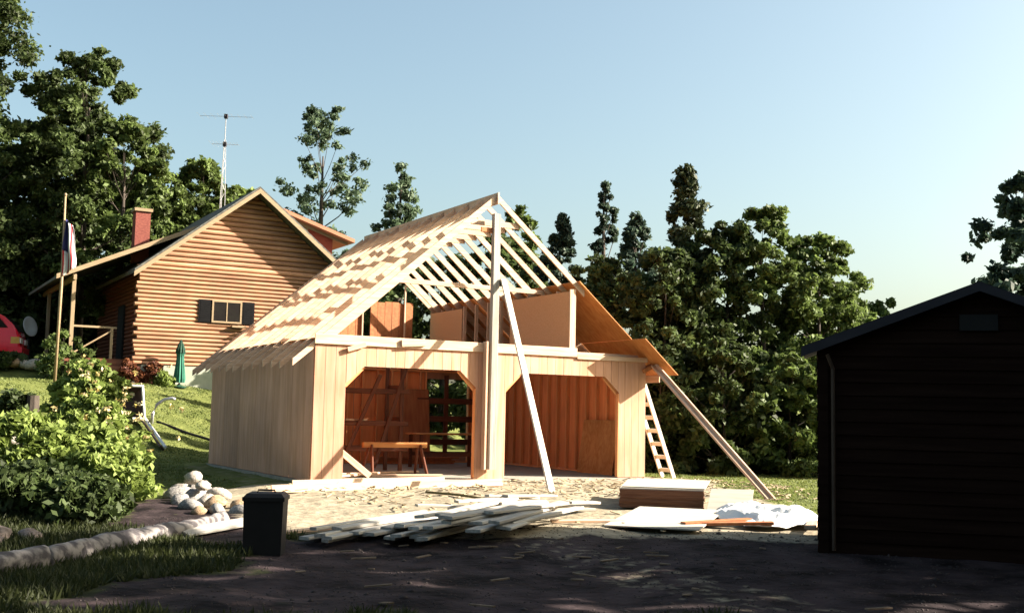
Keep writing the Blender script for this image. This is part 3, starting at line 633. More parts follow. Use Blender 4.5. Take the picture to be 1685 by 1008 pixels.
# ------------------------------------------------------------------ dark shed at the right
SA = R(-15.5)
shed = thing('garden_shed', 'low dark brown shed in deep shade at the right edge', 'shed', (3.56, 12.95, gz(3.56, 12.95)), SA)
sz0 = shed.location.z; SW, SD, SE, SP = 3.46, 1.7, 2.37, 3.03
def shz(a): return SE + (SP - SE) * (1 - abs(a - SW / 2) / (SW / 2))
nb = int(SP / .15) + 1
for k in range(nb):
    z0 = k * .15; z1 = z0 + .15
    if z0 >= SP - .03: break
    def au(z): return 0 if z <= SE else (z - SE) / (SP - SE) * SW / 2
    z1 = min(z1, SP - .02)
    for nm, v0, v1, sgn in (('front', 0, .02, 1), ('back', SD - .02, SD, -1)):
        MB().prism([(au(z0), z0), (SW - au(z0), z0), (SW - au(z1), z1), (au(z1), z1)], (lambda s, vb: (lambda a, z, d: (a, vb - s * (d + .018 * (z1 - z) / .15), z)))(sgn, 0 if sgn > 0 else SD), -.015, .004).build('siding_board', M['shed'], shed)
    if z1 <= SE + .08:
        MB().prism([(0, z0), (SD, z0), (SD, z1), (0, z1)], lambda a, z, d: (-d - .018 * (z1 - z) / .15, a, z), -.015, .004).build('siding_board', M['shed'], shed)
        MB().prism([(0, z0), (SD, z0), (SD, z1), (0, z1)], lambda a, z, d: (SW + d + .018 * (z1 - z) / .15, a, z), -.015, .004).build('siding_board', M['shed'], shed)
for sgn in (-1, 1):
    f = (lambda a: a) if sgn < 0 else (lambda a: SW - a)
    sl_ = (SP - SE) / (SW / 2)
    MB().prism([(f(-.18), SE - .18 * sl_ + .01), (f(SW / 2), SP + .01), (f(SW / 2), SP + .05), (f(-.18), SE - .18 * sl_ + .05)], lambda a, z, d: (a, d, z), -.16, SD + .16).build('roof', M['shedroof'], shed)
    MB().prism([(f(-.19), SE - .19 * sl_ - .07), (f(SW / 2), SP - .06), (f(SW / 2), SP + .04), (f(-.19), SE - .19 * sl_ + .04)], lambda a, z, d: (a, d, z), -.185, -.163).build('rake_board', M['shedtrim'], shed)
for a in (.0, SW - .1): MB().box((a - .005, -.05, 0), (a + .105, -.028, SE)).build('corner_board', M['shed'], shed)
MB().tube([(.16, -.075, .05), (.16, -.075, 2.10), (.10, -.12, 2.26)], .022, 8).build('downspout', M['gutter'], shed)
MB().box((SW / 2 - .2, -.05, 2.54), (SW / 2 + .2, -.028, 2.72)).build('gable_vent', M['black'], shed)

# dark bin in the left foreground
bn = thing('rubbish_bin', 'square black bin standing in shade before the garage corner', 'bin', (-2.58, 12.1, gz(-2.58, 12.1)), R(4)); bn.scale = (.95, .95, .92)
def frustum(w0, w1, z0, z1): return MB().add([(-w0, -w0, z0), (w0, -w0, z0), (w0, w0, z0), (-w0, w0, z0), (-w1, -w1, z1), (w1, -w1, z1), (w1, w1, z1), (-w1, w1, z1)], [(3, 2, 1, 0), (4, 5, 6, 7), (0, 1, 5, 4), (1, 2, 6, 5), (2, 3, 7, 6), (3, 0, 4, 7)])
frustum(.205, .218, 0, .62).build('body', M['black'], bn); frustum(.232, .232, .62, .665).build('rim', M['black'], bn); frustum(.225, .19, .665, .705).build('lid', M['black'], bn)
MB().tube([(-.1, -.02, .70), (-.09, -.02, .735), (.09, -.02, .735), (.1, -.02, .70)], .012, 6).build('handle', M['black'], bn)

# ------------------------------------------------------------------ building materials outside
ORD = ['first','second','third','fourth','fifth','sixth','seventh','eighth','ninth','tenth','eleventh','twelfth','thirteenth','fourteenth','fifteenth','sixteenth','seventeenth','eighteenth','nineteenth','twentieth']
GP = 'planks in the scrap lumber pile'
def plank(cx_, cy_, ang, L_, w, t, z, tilt, m, label):
    d = Vector((math.sin(ang), math.cos(ang), 0)) * (L_ / 2); c = Vector((cx_, cy_, z)); d.z = tilt * L_ / 2
    o = solo('plank', label, 'plank', c - d, c + d, w, t, m, (rnd.uniform(-.1, .1), rnd.uniform(-.06, .06), 1), GP); return o
for i in range(20):
    x = -1.8 + 1.15 * i / 19 * 1.2 + rnd.uniform(-.06, .06); y = 13.95 + rnd.uniform(-.25, .4)
    plank(x, y, R(20 + rnd.uniform(-7, 7)), rnd.uniform(2.0, 3.0), rnd.choice((.09, .14, .14)), .036, gz(x, y) + .03 + .035 * (i % 3) + rnd.uniform(0, .03), rnd.uniform(-.01, .03), M['grey_plank'], ORD[i] + ' grey plank from the left in lower layer of scrap lumber pile')
for i in range(14):
    x = -.7 + 1.1 * i / 13 + rnd.uniform(-.08, .08); y = 14.1 + rnd.uniform(-.3, .3)
    plank(x, y, R(26 + rnd.uniform(-9, 9)), rnd.uniform(1.7, 2.7), rnd.choice((.14, .19)), .036, gz(x, y) + .16 + .035 * (i % 4) + rnd.uniform(0, .03), rnd.uniform(.0, .05), M['grey_plank'], ORD[i] + ' pale plank from the left on top of scrap lumber pile')
for i, x in enumerate(sorted(.2 + rnd.uniform(-1.2, 1.0) for _ in range(16))):
    y = 15.6 + rnd.uniform(-.7, .7)
    plank(x, y, R(rnd.uniform(10, 100)), rnd.uniform(.4, 1.1), rnd.choice((.09, .14)), .036, gz(x, y) + .10 + rnd.uniform(0, .18), rnd.uniform(-.1, .1), M['ply_white'], ORD[i] + ' short offcut from the left, strewn behind scrap lumber pile')
plank(-2.0, 13.9, R(48), 1.7, .10, .038, gz(-2, 13.9) + .06, .04, M['pine'], 'lone tan plank lying left of scrap lumber pile')
plank(1.05, 14.9, R(75), 1.0, .09, .036, gz(1.05, 14.9) + .05, .0, M['pine'], 'lone tan offcut lying right of scrap lumber pile')
for nm, v0, u0, u1 in (('form board lying along the front edge of the slab', -.62, -.55, 2.5), ('form board lying farther out on the sand before the slab', -1.45, -1.2, 3.3)):
    a = gw(u0, v0, 0); b_ = gw(u1, v0 + .1, 0); a.z = gz(a.x, a.y) + .075; b_.z = gz(b_.x, b_.y) + .075
    solo('form_board', nm, 'board', a, b_, .14, .04, M['pine'], (0, -1, .25))
# strewn scraps: sticks, chips
pts = []; 
for i in range(14):
    t = i / 13; x, y = -1.35 + 2.3 * t + .05 * math.sin(t * 9), 18.6 - 2.7 * t + .12 * math.sin(t * 7); pts.append((x, y, gz(x, y) + .05))
tag(MB().tube(pts, .022, 6).build('cord', M['cord'], None, True), 'olive cord snaking across the sand before the doorways', 'cord')
v_ = []; f_ = []
for i in range(800):
    u, v = rnd.uniform(-1, 9.5), -abs(rnd.gauss(2.6, 2.0)); p = gw(u, v, 0)
    if p.y < 12.8: continue
    a = rnd.uniform(0, 6.28); l, w = rnd.uniform(.015, .11), rnd.uniform(.008, .025); z = gz(p.x, p.y) + .035; d = Vector((math.cos(a) * l, math.sin(a) * l, rnd.uniform(-.3, .3) * l)); e = Vector((-math.sin(a) * w, math.cos(a) * w, .0))
    c = Vector((p.x, p.y, z)); h = Vector((0, 0, .012)); n = len(v_)
    v_ += [c - d - e, c + d - e, c + d + e, c - d + e]; v_ += [q + h for q in v_[-4:]]
    f_ += [tuple(n + k for k in q) for q in ((3, 2, 1, 0), (4, 5, 6, 7), (0, 1, 5, 4), (1, 2, 6, 5), (2, 3, 7, 6), (3, 0, 4, 7))]
tag(MB().add(v_, f_).build('wood_scraps', M['chip']), 'wood chips and splinters scattered over the sand', 'wood scraps', kind='stuff')
v_ = []; f_ = []
for i in range(46):
    x, y = rnd.uniform(-3, 3.2), rnd.choice((rnd.uniform(8, 13.6), rnd.uniform(11.5, 13.6))); a = rnd.gauss(0, .5); l, w = rnd.uniform(.03, .14), rnd.uniform(.012, .03); z = gz(x, y) + .03
    c = Vector((x, y, z)); d = Vector((math.cos(a) * l, math.sin(a) * l, rnd.uniform(-.15, .15) * l)); e = Vector((-math.sin(a) * w, math.cos(a) * w, 0)); h = Vector((0, 0, .012)); n = len(v_)
    v_ += [c - d - e, c + d - e, c + d + e, c - d + e]; v_ += [q + h for q in v_[-4:]]
    f_ += [tuple(n + k for k in q) for q in ((3, 2, 1, 0), (4, 5, 6, 7), (0, 1, 5, 4), (1, 2, 6, 5), (2, 3, 7, 6), (3, 0, 4, 7))]
tag(MB().add(v_, f_).build('wood_scraps', M['scrap']), 'wood scraps lying on the shaded dirt in the foreground', 'wood scraps', kind='stuff')
# stack of plywood sheets
st = thing('plywood_stack', 'low stack of plywood sheets with white top sheet on the sand', 'plywood stack', (1.66, 16.85, gz(2.2, 17.4)), R(-9))
zs = .015; k = 0
while zs < .30:
    jx, jy = rnd.uniform(-.012, .012), rnd.uniform(-.012, .012); last = zs > .38
    MB().box((jx, jy, zs), (1.24 + jx, 2.44 + jy, zs + .0185)).build('sheet', M['ply_white'] if zs > .28 else M['ply_edge_shaded'], st); zs += .0205
st2 = thing('plywood_sheet', 'loose white sheet lying askew on the low plywood stack', 'plywood sheet', (1.70, 16.9, st.location.z + zs + .002), R(-12))
MB().box((.0, .05, 0), (1.22, 2.44, .014)).build('sheet', M['ply_white'], st2)
side = MB().prism([(0, 0), (.62, 0), (.62, 1), (0, 1)], lambda a, t, d: (a + t * .08, t * .62, .02 + t * .30 + d), 0, .016).build('plywood_sheet', M['ply_white'])
side.location = (2.86, 16.3, gz(3.0, 16.3)); side.rotation_euler = (0, 0, R(-9)); tag(side, 'small white panel propped at right side of the plywood stack', 'panel')
ls = MB().prism([(0, 0), (1.22, 0), (1.22, 1), (0, 1)], lambda a, t, d: (a + t * .10, t * 2.0, .03 + t * .10 + d), 0, .016).build('plywood_sheet', M['ply_white'])
ls.location = (1.24, 14.6, gz(1.7, 14.6)); ls.rotation_euler = (0, 0, R(-17)); tag(ls, 'weathered pale sheet leaning on front of the plywood stack', 'plywood sheet')
# crumpled white plastic
def tarp(cx_, cy_, w, l, hgt, rz, label, seed):
    n = 26; vs_ = []; r2 = random.Random(seed); ph = [r2.uniform(0, 6) for _ in range(8)]
    for j in range(n + 1):
        for i in range(n + 1):
            s, t = i / n - .5, j / n - .5; e = 1 - (max(abs(s), abs(t)) * 2) ** 3
            x = s * w * (1 + .12 * math.sin(t * 9 + ph[0])); y = t * l * (1 + .12 * math.sin(s * 8 + ph[1]))
            z = e * hgt * (.55 + .25 * math.sin(s * 9 + ph[2]) * math.cos(t * 7 + ph[3])) + .03 * abs(math.sin(s * 13 + 5 * t + ph[4])) * (.4 + e) + .025 * abs(math.sin(t * 15 - 8 * s + ph[5])) + r2.uniform(0, .006)
            X = cx_ + x * math.cos(rz) - y * math.sin(rz); Y = cy_ + x * math.sin(rz) + y * math.cos(rz); vs_.append((X - cx_, Y - cy_, z + gz(X, Y) - gz(cx_, cy_) + .03))
    o = MB().add(vs_, [(j * (n + 1) + i, j * (n + 1) + i + 1, (j + 1) * (n + 1) + i + 1, (j + 1) * (n + 1) + i) for j in range(n) for i in range(n)]).build('plastic_sheet', M['plastic'])
    o.location = (cx_, cy_, gz(cx_, cy_)); md = o.modifiers.new('film', 'SOLIDIFY'); md.thickness = .008; return tag(o, label, 'plastic sheet')
tarp(3.62, 15.75, 1.35, 1.9, .20, R(8), 'crumpled white plastic sheet heaped at foot of the long brace', 3)
for i, (x, y, a, l) in enumerate(((2.75, 14.9, 70, 1.0), (3.0, 14.75, 98, .9), (4.05, 15.0, 20, 1.1), (4.25, 15.5, 40, 1.0))):
    solo('offcut', ('reddish offcut left of the crumpled plastic sheet', 'lower reddish offcut in front of the crumpled plastic sheet', 'tan offcut at right corner of the crumpled plastic sheet', 'outermost tan offcut right of the crumpled plastic sheet')[i], 'board', (x - l / 2 * math.sin(R(a)), y - l / 2 * math.cos(R(a)), gz(x, y) + .06), (x + l / 2 * math.sin(R(a)), y + l / 2 * math.cos(R(a)), gz(x, y) + .10), .14, .038, M['redboard'] if i < 2 else M['pine'], (0, 0, 1), 'offcuts round the plastic sheet')

# ------------------------------------------------------------------ left border: log, stones, barrow
STONES = []
def border_log(p0, p1, r0, r1, label, seed):
    r2 = random.Random(seed); n = 34; seg = 14; vs_ = []; ph = [r2.uniform(0, 6) for _ in range(6)]
    d = (Vector(p1) - Vector(p0)); y_ = Vector((-d.y, d.x)).normalized(); rows = []
    for i in range(n + 1):
        t = i / n; x, y = p0[0] + d.x * t, p0[1] + d.y * t; rad = (r0 + (r1 - r0) * t) * (1 + .025 * math.sin(t * 13 + ph[0]) + .03 * math.sin(t * 29 + ph[1])); bend = .04 * math.sin(t * 5 + ph[2])
        for k in range(seg):
            a = 2 * math.pi * k / seg; q = rad * (1 + .10 * math.sin(3 * a + ph[3] + t * 6) + r2.uniform(-.07, .07)); vs_.append((x + y_.x * (q * math.cos(a) + bend), y + y_.y * (q * math.cos(a) + bend), gz(x, y) + rad * .75 + q * math.sin(a)))
    b = MB().add(vs_, [(i * seg + k, i * seg + (k + 1) % seg, (i + 1) * seg + (k + 1) % seg, (i + 1) * seg + k) for i in range(n) for k in range(seg)] + [tuple(range(seg))[::-1], tuple(range(n * seg, (n + 1) * seg))])
    return tag(b.build('border_log', M['birch'], None, True), label, 'log', 'weathered logs edging the flower bed')
border_log((-5.05, 9.4), (-4.50, 11.0), .125, .12, 'weathered grey log edging the flower bed, nearest and cut by left picture edge', 1)
border_log((-4.47, 11.05), (-3.98, 12.9), .105, .11, 'weathered grey log edging the flower bed, middle of the row', 2)
border_log((-3.94, 12.9), (-3.55, 14.3), .10, .085, 'shortest weathered grey log edging the flower bed, near the pale stones', 3)
for x, y, q, lb in ((-3.75, 13.75, .13, 'flat pale stone propped on the shortest border log'), (-3.40, 14.1, .15, 'flat pale stone just right of the shortest border log'), (-3.25, 14.6, .12, 'small flat pale stone behind the black bin')): STONES.append((x, y, q, lb))
solo('pale_board', 'bluish pale board lying beside the far end of border logs', 'board', (-3.75, 13.15, gz(-3.7, 13.2) + .05), (-3.05, 14.4, gz(-3.05, 14.4) + .07), .19, .03, M['grey_plank'], (.35, -.1, 1))
def rock_mesh(seed, m):
    r2 = random.Random(seed); vs_ = []; seg = 9; rings = [(-.9, .35), (-.5, .85), (0, 1), (.45, .82), (.8, .45), (.93, .05)]
    ph = [r2.uniform(0, 6) for _ in range(6)]
    for z, r_ in rings:
        for k in range(seg):
            t = 2 * math.pi * k / seg; q = r_ * (1 + .16 * math.sin(2 * t + ph[0]) + .1 * math.sin(3 * t + ph[1] + z * 2) + r2.uniform(-.13, .13)); vs_.append((q * math.cos(t), q * math.sin(t), z * .8 + r2.uniform(-.09, .09)))
    b = MB().add(vs_, [(i * seg + k, i * seg + (k + 1) % seg, (i + 1) * seg + (k + 1) % seg, (i + 1) * seg + k) for i in range(len(rings) - 1) for k in range(seg)] + [tuple(range(seg))[::-1], tuple(range(5 * seg, 6 * seg))])
    me = bpy.data.meshes.new('stone'); me.from_pydata(b.v, [], b.f); me.materials.append(m); me.update()
    for p in me.polygons: p.use_smooth = True
    return me
rocks = [rock_mesh(i, M[('stone', 'stone', 'stone_tan', 'stone', 'stone_grey')[i]]) for i in range(5)]; rocks_d = [rock_mesh(i + 9, M['stone_dark']) for i in range(3)]
def stone(x, y, s, label, group, ms=rocks, dz_=0, fl=.75):
    o = obj('stone', rnd.choice(ms)); o.location = (x, y, gz(x, y) + s * .38 * fl + dz_); o.scale = (s * rnd.uniform(.85, 1.2), s * rnd.uniform(.8, 1.1), s * fl * rnd.uniform(.85, 1.1)); o.rotation_euler = (rnd.uniform(-.2, .2), rnd.uniform(-.2, .2), rnd.uniform(0, 6.3)); return tag(o, label, 'stone', group)
for k_, (x, y, s, dz_) in enumerate(sorted(((-4.95, 18.3, .21, 0), (-5.05, 17.6, .20, .0), (-4.75, 17.2, .24, 0), (-4.85, 16.7, .19, .0), (-4.55, 16.4, .20, 0), (-4.3, 16.9, .19, 0), (-4.6, 15.9, .18, 0), (-4.25, 16.1, .17, 0), (-4.35, 15.5, .16, 0), (-4.05, 15.7, .19, 0), (-3.9, 15.2, .15, 0), (-4.1, 15.05, .13, 0), (-3.65, 15.6, .17, 0), (-3.55, 15.1, .16, 0), (-3.35, 15.5, .13, 0), (-4.72, 16.95, .17, .24), (-4.4, 16.3, .13, .2)))):
    stone(x, y, s, ORD[k_] + ' stone from the left in the heap edging the flower bed', 'pale stones edging the flower bed', rocks, dz_, .85)
for x, y, s, lb in ((-5.75, 12.6, .26, 'pinkish boulder nearest the left picture edge under the shrubs'), (-5.35, 12.75, .17, 'smaller pinkish boulder right of the largest one under the shrubs'), (-5.55, 12.3, .13, 'smallest pale pink boulder before the shrubs at left')): stone(x, y, s, lb, None, rocks_d, 0, .7)
for i in range(9): stone(-17.3 + i * .34, 38.35 + rnd.uniform(-.12, .12), rnd.uniform(.24, .33), ORD[i] + ' pale stone from the left in low row below the red van', 'stone row beyond the lawn', rocks, .0, .8)
for x, y, q, lb in STONES: stone(x, y, q, lb, None, rocks, 0, .5)
stone(-7.75, 17.6, .13, 'small white stone among leaves at the left edge', None, rocks, .75)
wb = thing('wheelbarrow', 'tipped wheelbarrow with pale rim and dark tray on the lawn slope', 'wheelbarrow', (-10.62, 31.0, gz(-10.62, 31.0)), R(20)); wb.scale = (1.15, 1.15, 1.15)
def tray(k, z0, z1, m, nm):
    o = MB().add([(-.28 * k, -.30 * k, z0), (.28 * k, -.30 * k, z0), (.22 * k, .24 * k, z0), (-.22 * k, .24 * k, z0), (-.46 * k, -.42 * k, z1), (.46 * k, -.42 * k, z1), (.38 * k, .38 * k, z1), (-.38 * k, .38 * k, z1)], [(3, 2, 1, 0), (0, 1, 5, 4), (1, 2, 6, 5), (2, 3, 7, 6), (3, 0, 4, 7)]).build(nm, m, wb); md = o.modifiers.new('s', 'SOLIDIFY'); md.thickness = .015; return o
t1 = tray(1, 0, .36, M['dirt_wall'], 'tray'); t1.rotation_euler = (R(78), 0, 0); t1.location = (0, .25, .42)
rim = MB().tube([(-.46, -.42, .36), (.46, -.42, .36), (.38, .38, .36), (-.38, .38, .36), (-.46, -.42, .36)], .042, 8).build('rim', M['white'], wb); rim.rotation_euler = (R(78), 0, 0); rim.location = (0, .25, .42)
whl = MB().tube([(-.04, .75, .2), (.04, .75, .2)], .19, 16).build('wheel', M['rubber'], wb); MB().tube([(-.05, .75, .2), (.05, .75, .2)], .09, 10).build('rim', M['steel'], whl)
for s in (-1, 1): MB().tube([(s * .22, .7, .22), (s * .3, .4, .55), (s * .36, .3, .95)], .022, 6).build('handle', M['pine'], wb)
pz_ = gz(-10.05, 31.6)
pp = MB().tube([(-10.05, 31.6, pz_ - .05), (-10.03, 31.6, pz_ + .30), (-9.93, 31.6, pz_ + .55), (-9.72, 31.6, pz_ + .70), (-9.50, 31.6, pz_ + .74), (-9.42, 31.6, pz_ + .71)], .045, 8).build('bent_pipe', M['steel'], None, True); tag(pp, 'bent grey pipe rising from the lawn beside the wheelbarrow', 'pipe')
sb = thing('slab_board', 'dark board with pale edge running down the lawn slope', 'board', (-8.8, 28.6, gz(-8.8, 28.6)))
e0 = Vector((0, 0, .08)); e1 = Vector((-1.55, 2.9, gz(-10.35, 31.5) - sb.location.z + .14)); board('face', e0, e1, .15, .05, M['dirt_wall'], sb, (.9, -.3, .5)); board('edge', e0 + Vector((.09, 0, .03)), e1 + Vector((.09, 0, .03)), .06, .07, M['white'], sb, (.9, -.3, .5))
stp = MB().tube([(0, 0, -.1), (.01, 0, .18), (0, .02, .62)], [.20, .17, .15], 10).build('stump', M['bark'], None); stp.location = (-12.15, 28.6, gz(-12.15, 28.6)); tag(stp, 'short dark stump on the lawn at the left edge', 'stump')
hose_pts = [(x, y, gz(x, y) + .04) for x, y in [(-10.0 + i * .2, 31.9 - i * .07 + .04 * math.sin(i)) for i in range(14)]]
tag(MB().tube(hose_pts, .04, 6).build('garden_hose', M['black'], None, True), 'dark hose lying across the lawn slope left of the garage', 'hose')

# ------------------------------------------------------------------ vegetation
def leaf_cloud(cent, rad, n, size, flat=.8, tone0=None):
    """leaf-sized quads spread through clumps"""
    k = len(cent); ci = np.repeat(np.arange(k), n); m = len(ci)
    d = rng.normal(size=(m, 3)); d /= np.linalg.norm(d, axis=1)[:, None]
    rr_ = rad[ci] * rng.random(m) ** .55 * (1 + .75 * rng.random(m) ** 5)
    p = cent[ci] + d * rr_[:, None] * np.array([1, 1, flat])
    nrm = d * .3 + rng.normal(size=(m, 3)) * .7 + np.array([0, 0, .35]); nrm /= np.linalg.norm(nrm, axis=1)[:, None]
    t1 = np.cross(nrm, rng.normal(size=(m, 3))); t1 /= np.linalg.norm(t1, axis=1)[:, None] + 1e-9; t2 = np.cross(nrm, t1)
    s = (size * rng.uniform(.6, 1.35, m))[:, None]
    v = np.stack([p - t1 * s, p + t2 * s * .52 + nrm * s * .12, p + t1 * s, p - t2 * s * .52 + nrm * s * .12], 1).reshape(-1, 3)
    f = np.arange(4 * m).reshape(-1, 4)
    ct = rng.random(k) if tone0 is None else tone0
    tn = np.clip(ct[ci] * .55 + rng.random(m) * .5 - .03, 0, 1); return v, f, np.repeat(tn, 4)
def crown_points(kind, z0, z1, r, k):
    t = rng.random(k) ** (.9 if kind != 'cone' else 1.25); a = rng.random(k) * 2 * math.pi
    if kind == 'cone': pr_ = (1 - t) ** .85 + .06
    elif kind == 'spire': pr_ = np.sin(np.pi * np.clip(t * .9 + .1, 0, 1)) ** .7 * (1 - .35 * t)
    else: pr_ = np.sqrt(np.clip(np.sin(np.pi * (t ** .85 * .93 + .05)), 0, 1))
    lobe = 1 + .22 * np.sin(3 * a + t * 7 + rng.random() * 6) + .14 * np.sin(5 * a - t * 11)
    q = r * pr_ * lobe * (.30 + .70 * np.sqrt(rng.random(k)))
    return np.stack([q * np.cos(a), q * np.sin(a), z0 + (z1 - z0) * t], 1)
def tree(name, label, x, y, top, r, m, kind='round', low=.2, clumps=120, per=60, size=.16, group=None, trunk=True, cr_=None, bark='bark'):
    """top is the absolute height of the tip, low the share of the height left bare"""
    z = gz(x, y) - .05; h = top - z
    t = thing(name, label, 'shrub' if name.endswith('shrub') else 'tree', (x, y, z), 0, group)
    c = crown_points(kind, h * low, h * .975, r, clumps)
    base = cr_ if cr_ else max(.15, r * .16)
    rad = base * rng.uniform(.55, 1.35, clumps) * (1.15 - .5 * (c[:, 2] / h))
    v, f, tn = leaf_cloud(c, rad, per, size, .75)
    me = np_mesh('crown', v, f, m, tn); obj('crown', me, t)
    b = MB(); tr_ = max(.05, h * .017)
    lean = [rnd.uniform(-.02, .02) * h for _ in range(2)]
    hh = h * (.93 if kind in ('cone', 'spire') else .8)
    spine = [Vector((lean[0] * (q ** 1.5), lean[1] * q, hh * q)) for q in (0, .2, .45, .7, 1)]
    b.tube(spine, [tr_ * 1.25, tr_, tr_ * .75, tr_ * .5, tr_ * .15], 7)
    for i in rng.choice(clumps, min(clumps, 26), replace=False):
        e = Vector(c[i]); q = max(.12, min(.92, (e.z - .22 * math.hypot(e.x, e.y) - .1 * h) / hh)); s0 = Vector((lean[0] * q ** 1.5, lean[1] * q, hh * q)); mid = s0.lerp(e, .5) + Vector((0, 0, -.06 * (e - s0).length))
        b.tube([s0, mid, e], [tr_ * .35 * (1.15 - q), tr_ * .24 * (1.15 - q), .012], 5, False)
    b.build('trunk', M[bark], t, True)
    return t
GL = 'trees on the rise at left'
LG = leaf_mat('grey_green_leaves', (.030, .055, .038), (.20, .29, .16))
LF, LD, LC, LB, LY = M['leaf'], M['leaf_dark'], M['leaf_conifer'], M['leaf_blue'], M['leaf_yellow']
tree('leafy_tree', 'towering dense tree cut off by the top left picture corner', -22.6, 45, 20, 3.6, LD, 'round', .12, 260, 190, .115, GL)
tree('leafy_tree', 'tall loose topped tree second from the left edge', -17.9, 46, 16.4, 2.7, LD, 'round', .25, 200, 190, .115, GL)
tree('leafy_tree', 'rounded mid green tree right of the tall loose topped one', -15.9, 45, 13.0, 1.9, LF, 'round', .2, 150, 190, .115, GL)
tree('leafy_tree', 'dark broad tree behind the flagpole top', -20.6, 49, 14.0, 3.2, LD, 'round', .05, 220, 190, .115, GL)
tree('leafy_tree', 'bushy tree behind the house chimney', -16.0, 51, 11.6, 2.7, LF, 'round', .05, 200, 190, .115, GL)
tree('leafy_tree', 'dense tree filling the gap between the two tallest at left', -19.6, 47.5, 14.8, 2.4, LD, 'round', .1, 210, 190, .115, GL)
tree('leafy_tree', 'dark tree filling in behind the towering left one', -25.0, 50, 15.5, 3.0, LD, 'round', .02, 220, 150, .13, GL)
tree('leafy_tree', 'dark tree filling in behind the dense left ones', -19.2, 53, 13.2, 3.0, LD, 'round', .02, 220, 150, .13, GL)
tree('leafy_tree', 'bushy tree left of the antenna mast', -14.5, 51, 12.9, 2.2, LF, 'round', .1, 240, 190, .115, GL)
tree('leafy_tree', 'pale green low tree behind the antenna mast', -12.9, 53, 12.0, 1.8, LY, 'round', .1, 190, 190, .115, GL)
for i, (x, y, tp, r_) in enumerate(((-22.4, 46.5, 7.5, 2.4), (-19.4, 47.5, 7.5, 2.4), (-17.0, 49.5, 8.0, 2.3), (-14.6, 54, 8.2, 2.4), (-25, 47, 9, 3))):
    tree('understory_shrub', ('dark undergrowth shrub behind the red van', 'dark undergrowth shrub left of the porch', 'dark undergrowth shrub behind the porch', 'dark undergrowth shrub behind the log house', 'dark undergrowth shrub beyond the left picture edge')[i], x, y, tp, r_, LD, 'round', .0, 130, 55, .24, 'undergrowth behind the porch')
tree('tall_pine', 'tall airy tree standing alone against sky right of house ridge', -10.8, 62, 18.7, 2.35, LG, 'round', .36, 120, 70, .13, None, True, .42)
tree('tall_pine', 'narrow dark tree standing alone against sky above left rafters', -6.4, 62, 15.5, 1.5, LG, 'spire', .38, 100, 60, .13, None, True, .40)
GB = 'trees behind the garage'
for i, (x, y, tp, r_) in enumerate(((-5.2, 41, 6.6, 2.1), (-2.6, 42, 7.4, 2.1), (-.2, 41, 7.9, 2.0), (.3, 47, 10.2, 1.6))):
    tree('leafy_tree', ('tree behind the left rafters of the garage', 'tree seen through the rafters left of the post', 'tree seen through the rafters right of the post', 'tree tip showing just right of the garage peak')[i], x, y, tp, r_, (LD, LD, LD, LF)[i], 'round', .05, 150, 100, .13, GB)
GR = 'trees of the right hedgerow'
for lb, x, y, tp, r_, m, kd, lo, cl in (
    ('dark rounded tree first right of the rafters', 1.6, 37, 8.2, 1.15, LB, 'spire', .05, 120),
    ('slim spire tree rising above others right of the rafters', 3.05, 37, 9.3, .66, LB, 'spire', .32, 80),
    ('dark bushy tree just above the roof sheets', 2.6, 32, 5.9, 1.7, LD, 'round', .0, 170),
    ('bluish tree between the slim spire and the tall conifer', 3.9, 35, 7.9, 1.2, LB, 'spire', .05, 120),
    ('tall pointed dark conifer in the middle of the hedgerow', 4.9, 31.5, 8.6, 1.55, LC, 'cone', .02, 260),
    ('broad dark tree in front of the tall conifer', 4.2, 30.6, 6.0, 1.7, LD, 'round', .0, 190),
    ('dark leafy tree right of the tall conifer', 6.0, 31.3, 6.9, 1.6, LD, 'round', .0, 180),
    ('bright leafy tree with loose top in hedgerow', 7.15, 31.4, 7.5, 1.45, LF, 'round', .0, 180),
    ('rounded sunlit tree left of the shed roof', 8.7, 31.8, 6.7, 1.6, LF, 'round', .0, 190),
    ('sunlit tree low over the left end of shed roof', 9.9, 33.5, 5.5, 1.5, LF, 'round', .0, 150),
    ('small far tree peeping over the shed roof slope', 13.0, 39, 5.7, 1.3, LF, 'round', .0, 90),
    ('pale far treetop left of the small one over shed roof', 11.6, 38, 5.4, 1.4, LF, 'round', .0, 90)):
    tree('hedgerow_tree', lb, x, y, tp, r_, m, kd, lo, int(cl * 1.3), 125, .085, GR)
for i, (x, y, tp, r_, m) in enumerate(((3.9, 29.3, 3.2, 1.2, LD), (5.6, 29.2, 3.4, 1.3, LD), (7.3, 29.3, 3.0, 1.2, LF), (8.8, 29.6, 3.2, 1.3, LF), (2.5, 30.2, 3.0, 1.2, LD), (10.6, 30.6, 3.0, 1.3, LF))):
    tree('hedgerow_shrub', ('dark shrub behind the ladder', 'dark shrub behind the long slanting brace', 'shrub with lit leaves right of the long slanting brace', 'lit shrub beside the left edge of the shed', 'shrub hidden behind the right garage wall', 'shrub behind the shed')[i], x, y, tp, r_, m, 'round', .0, 120, 100, .095, 'shrubs along the hedgerow foot')
tree('leafy_tree', 'dark bluish tree above the shed at the right edge', 18.0, 38.5, 10.2, 2.0, LB, 'round', .2, 170, 110, .14)
tree('leafy_tree', 'second dark tree cut off by the right edge above shed', 20.6, 41, 11.5, 2.4, LB, 'round', .1, 150, 110, .14)
GS = 'shade trees out of frame at right'
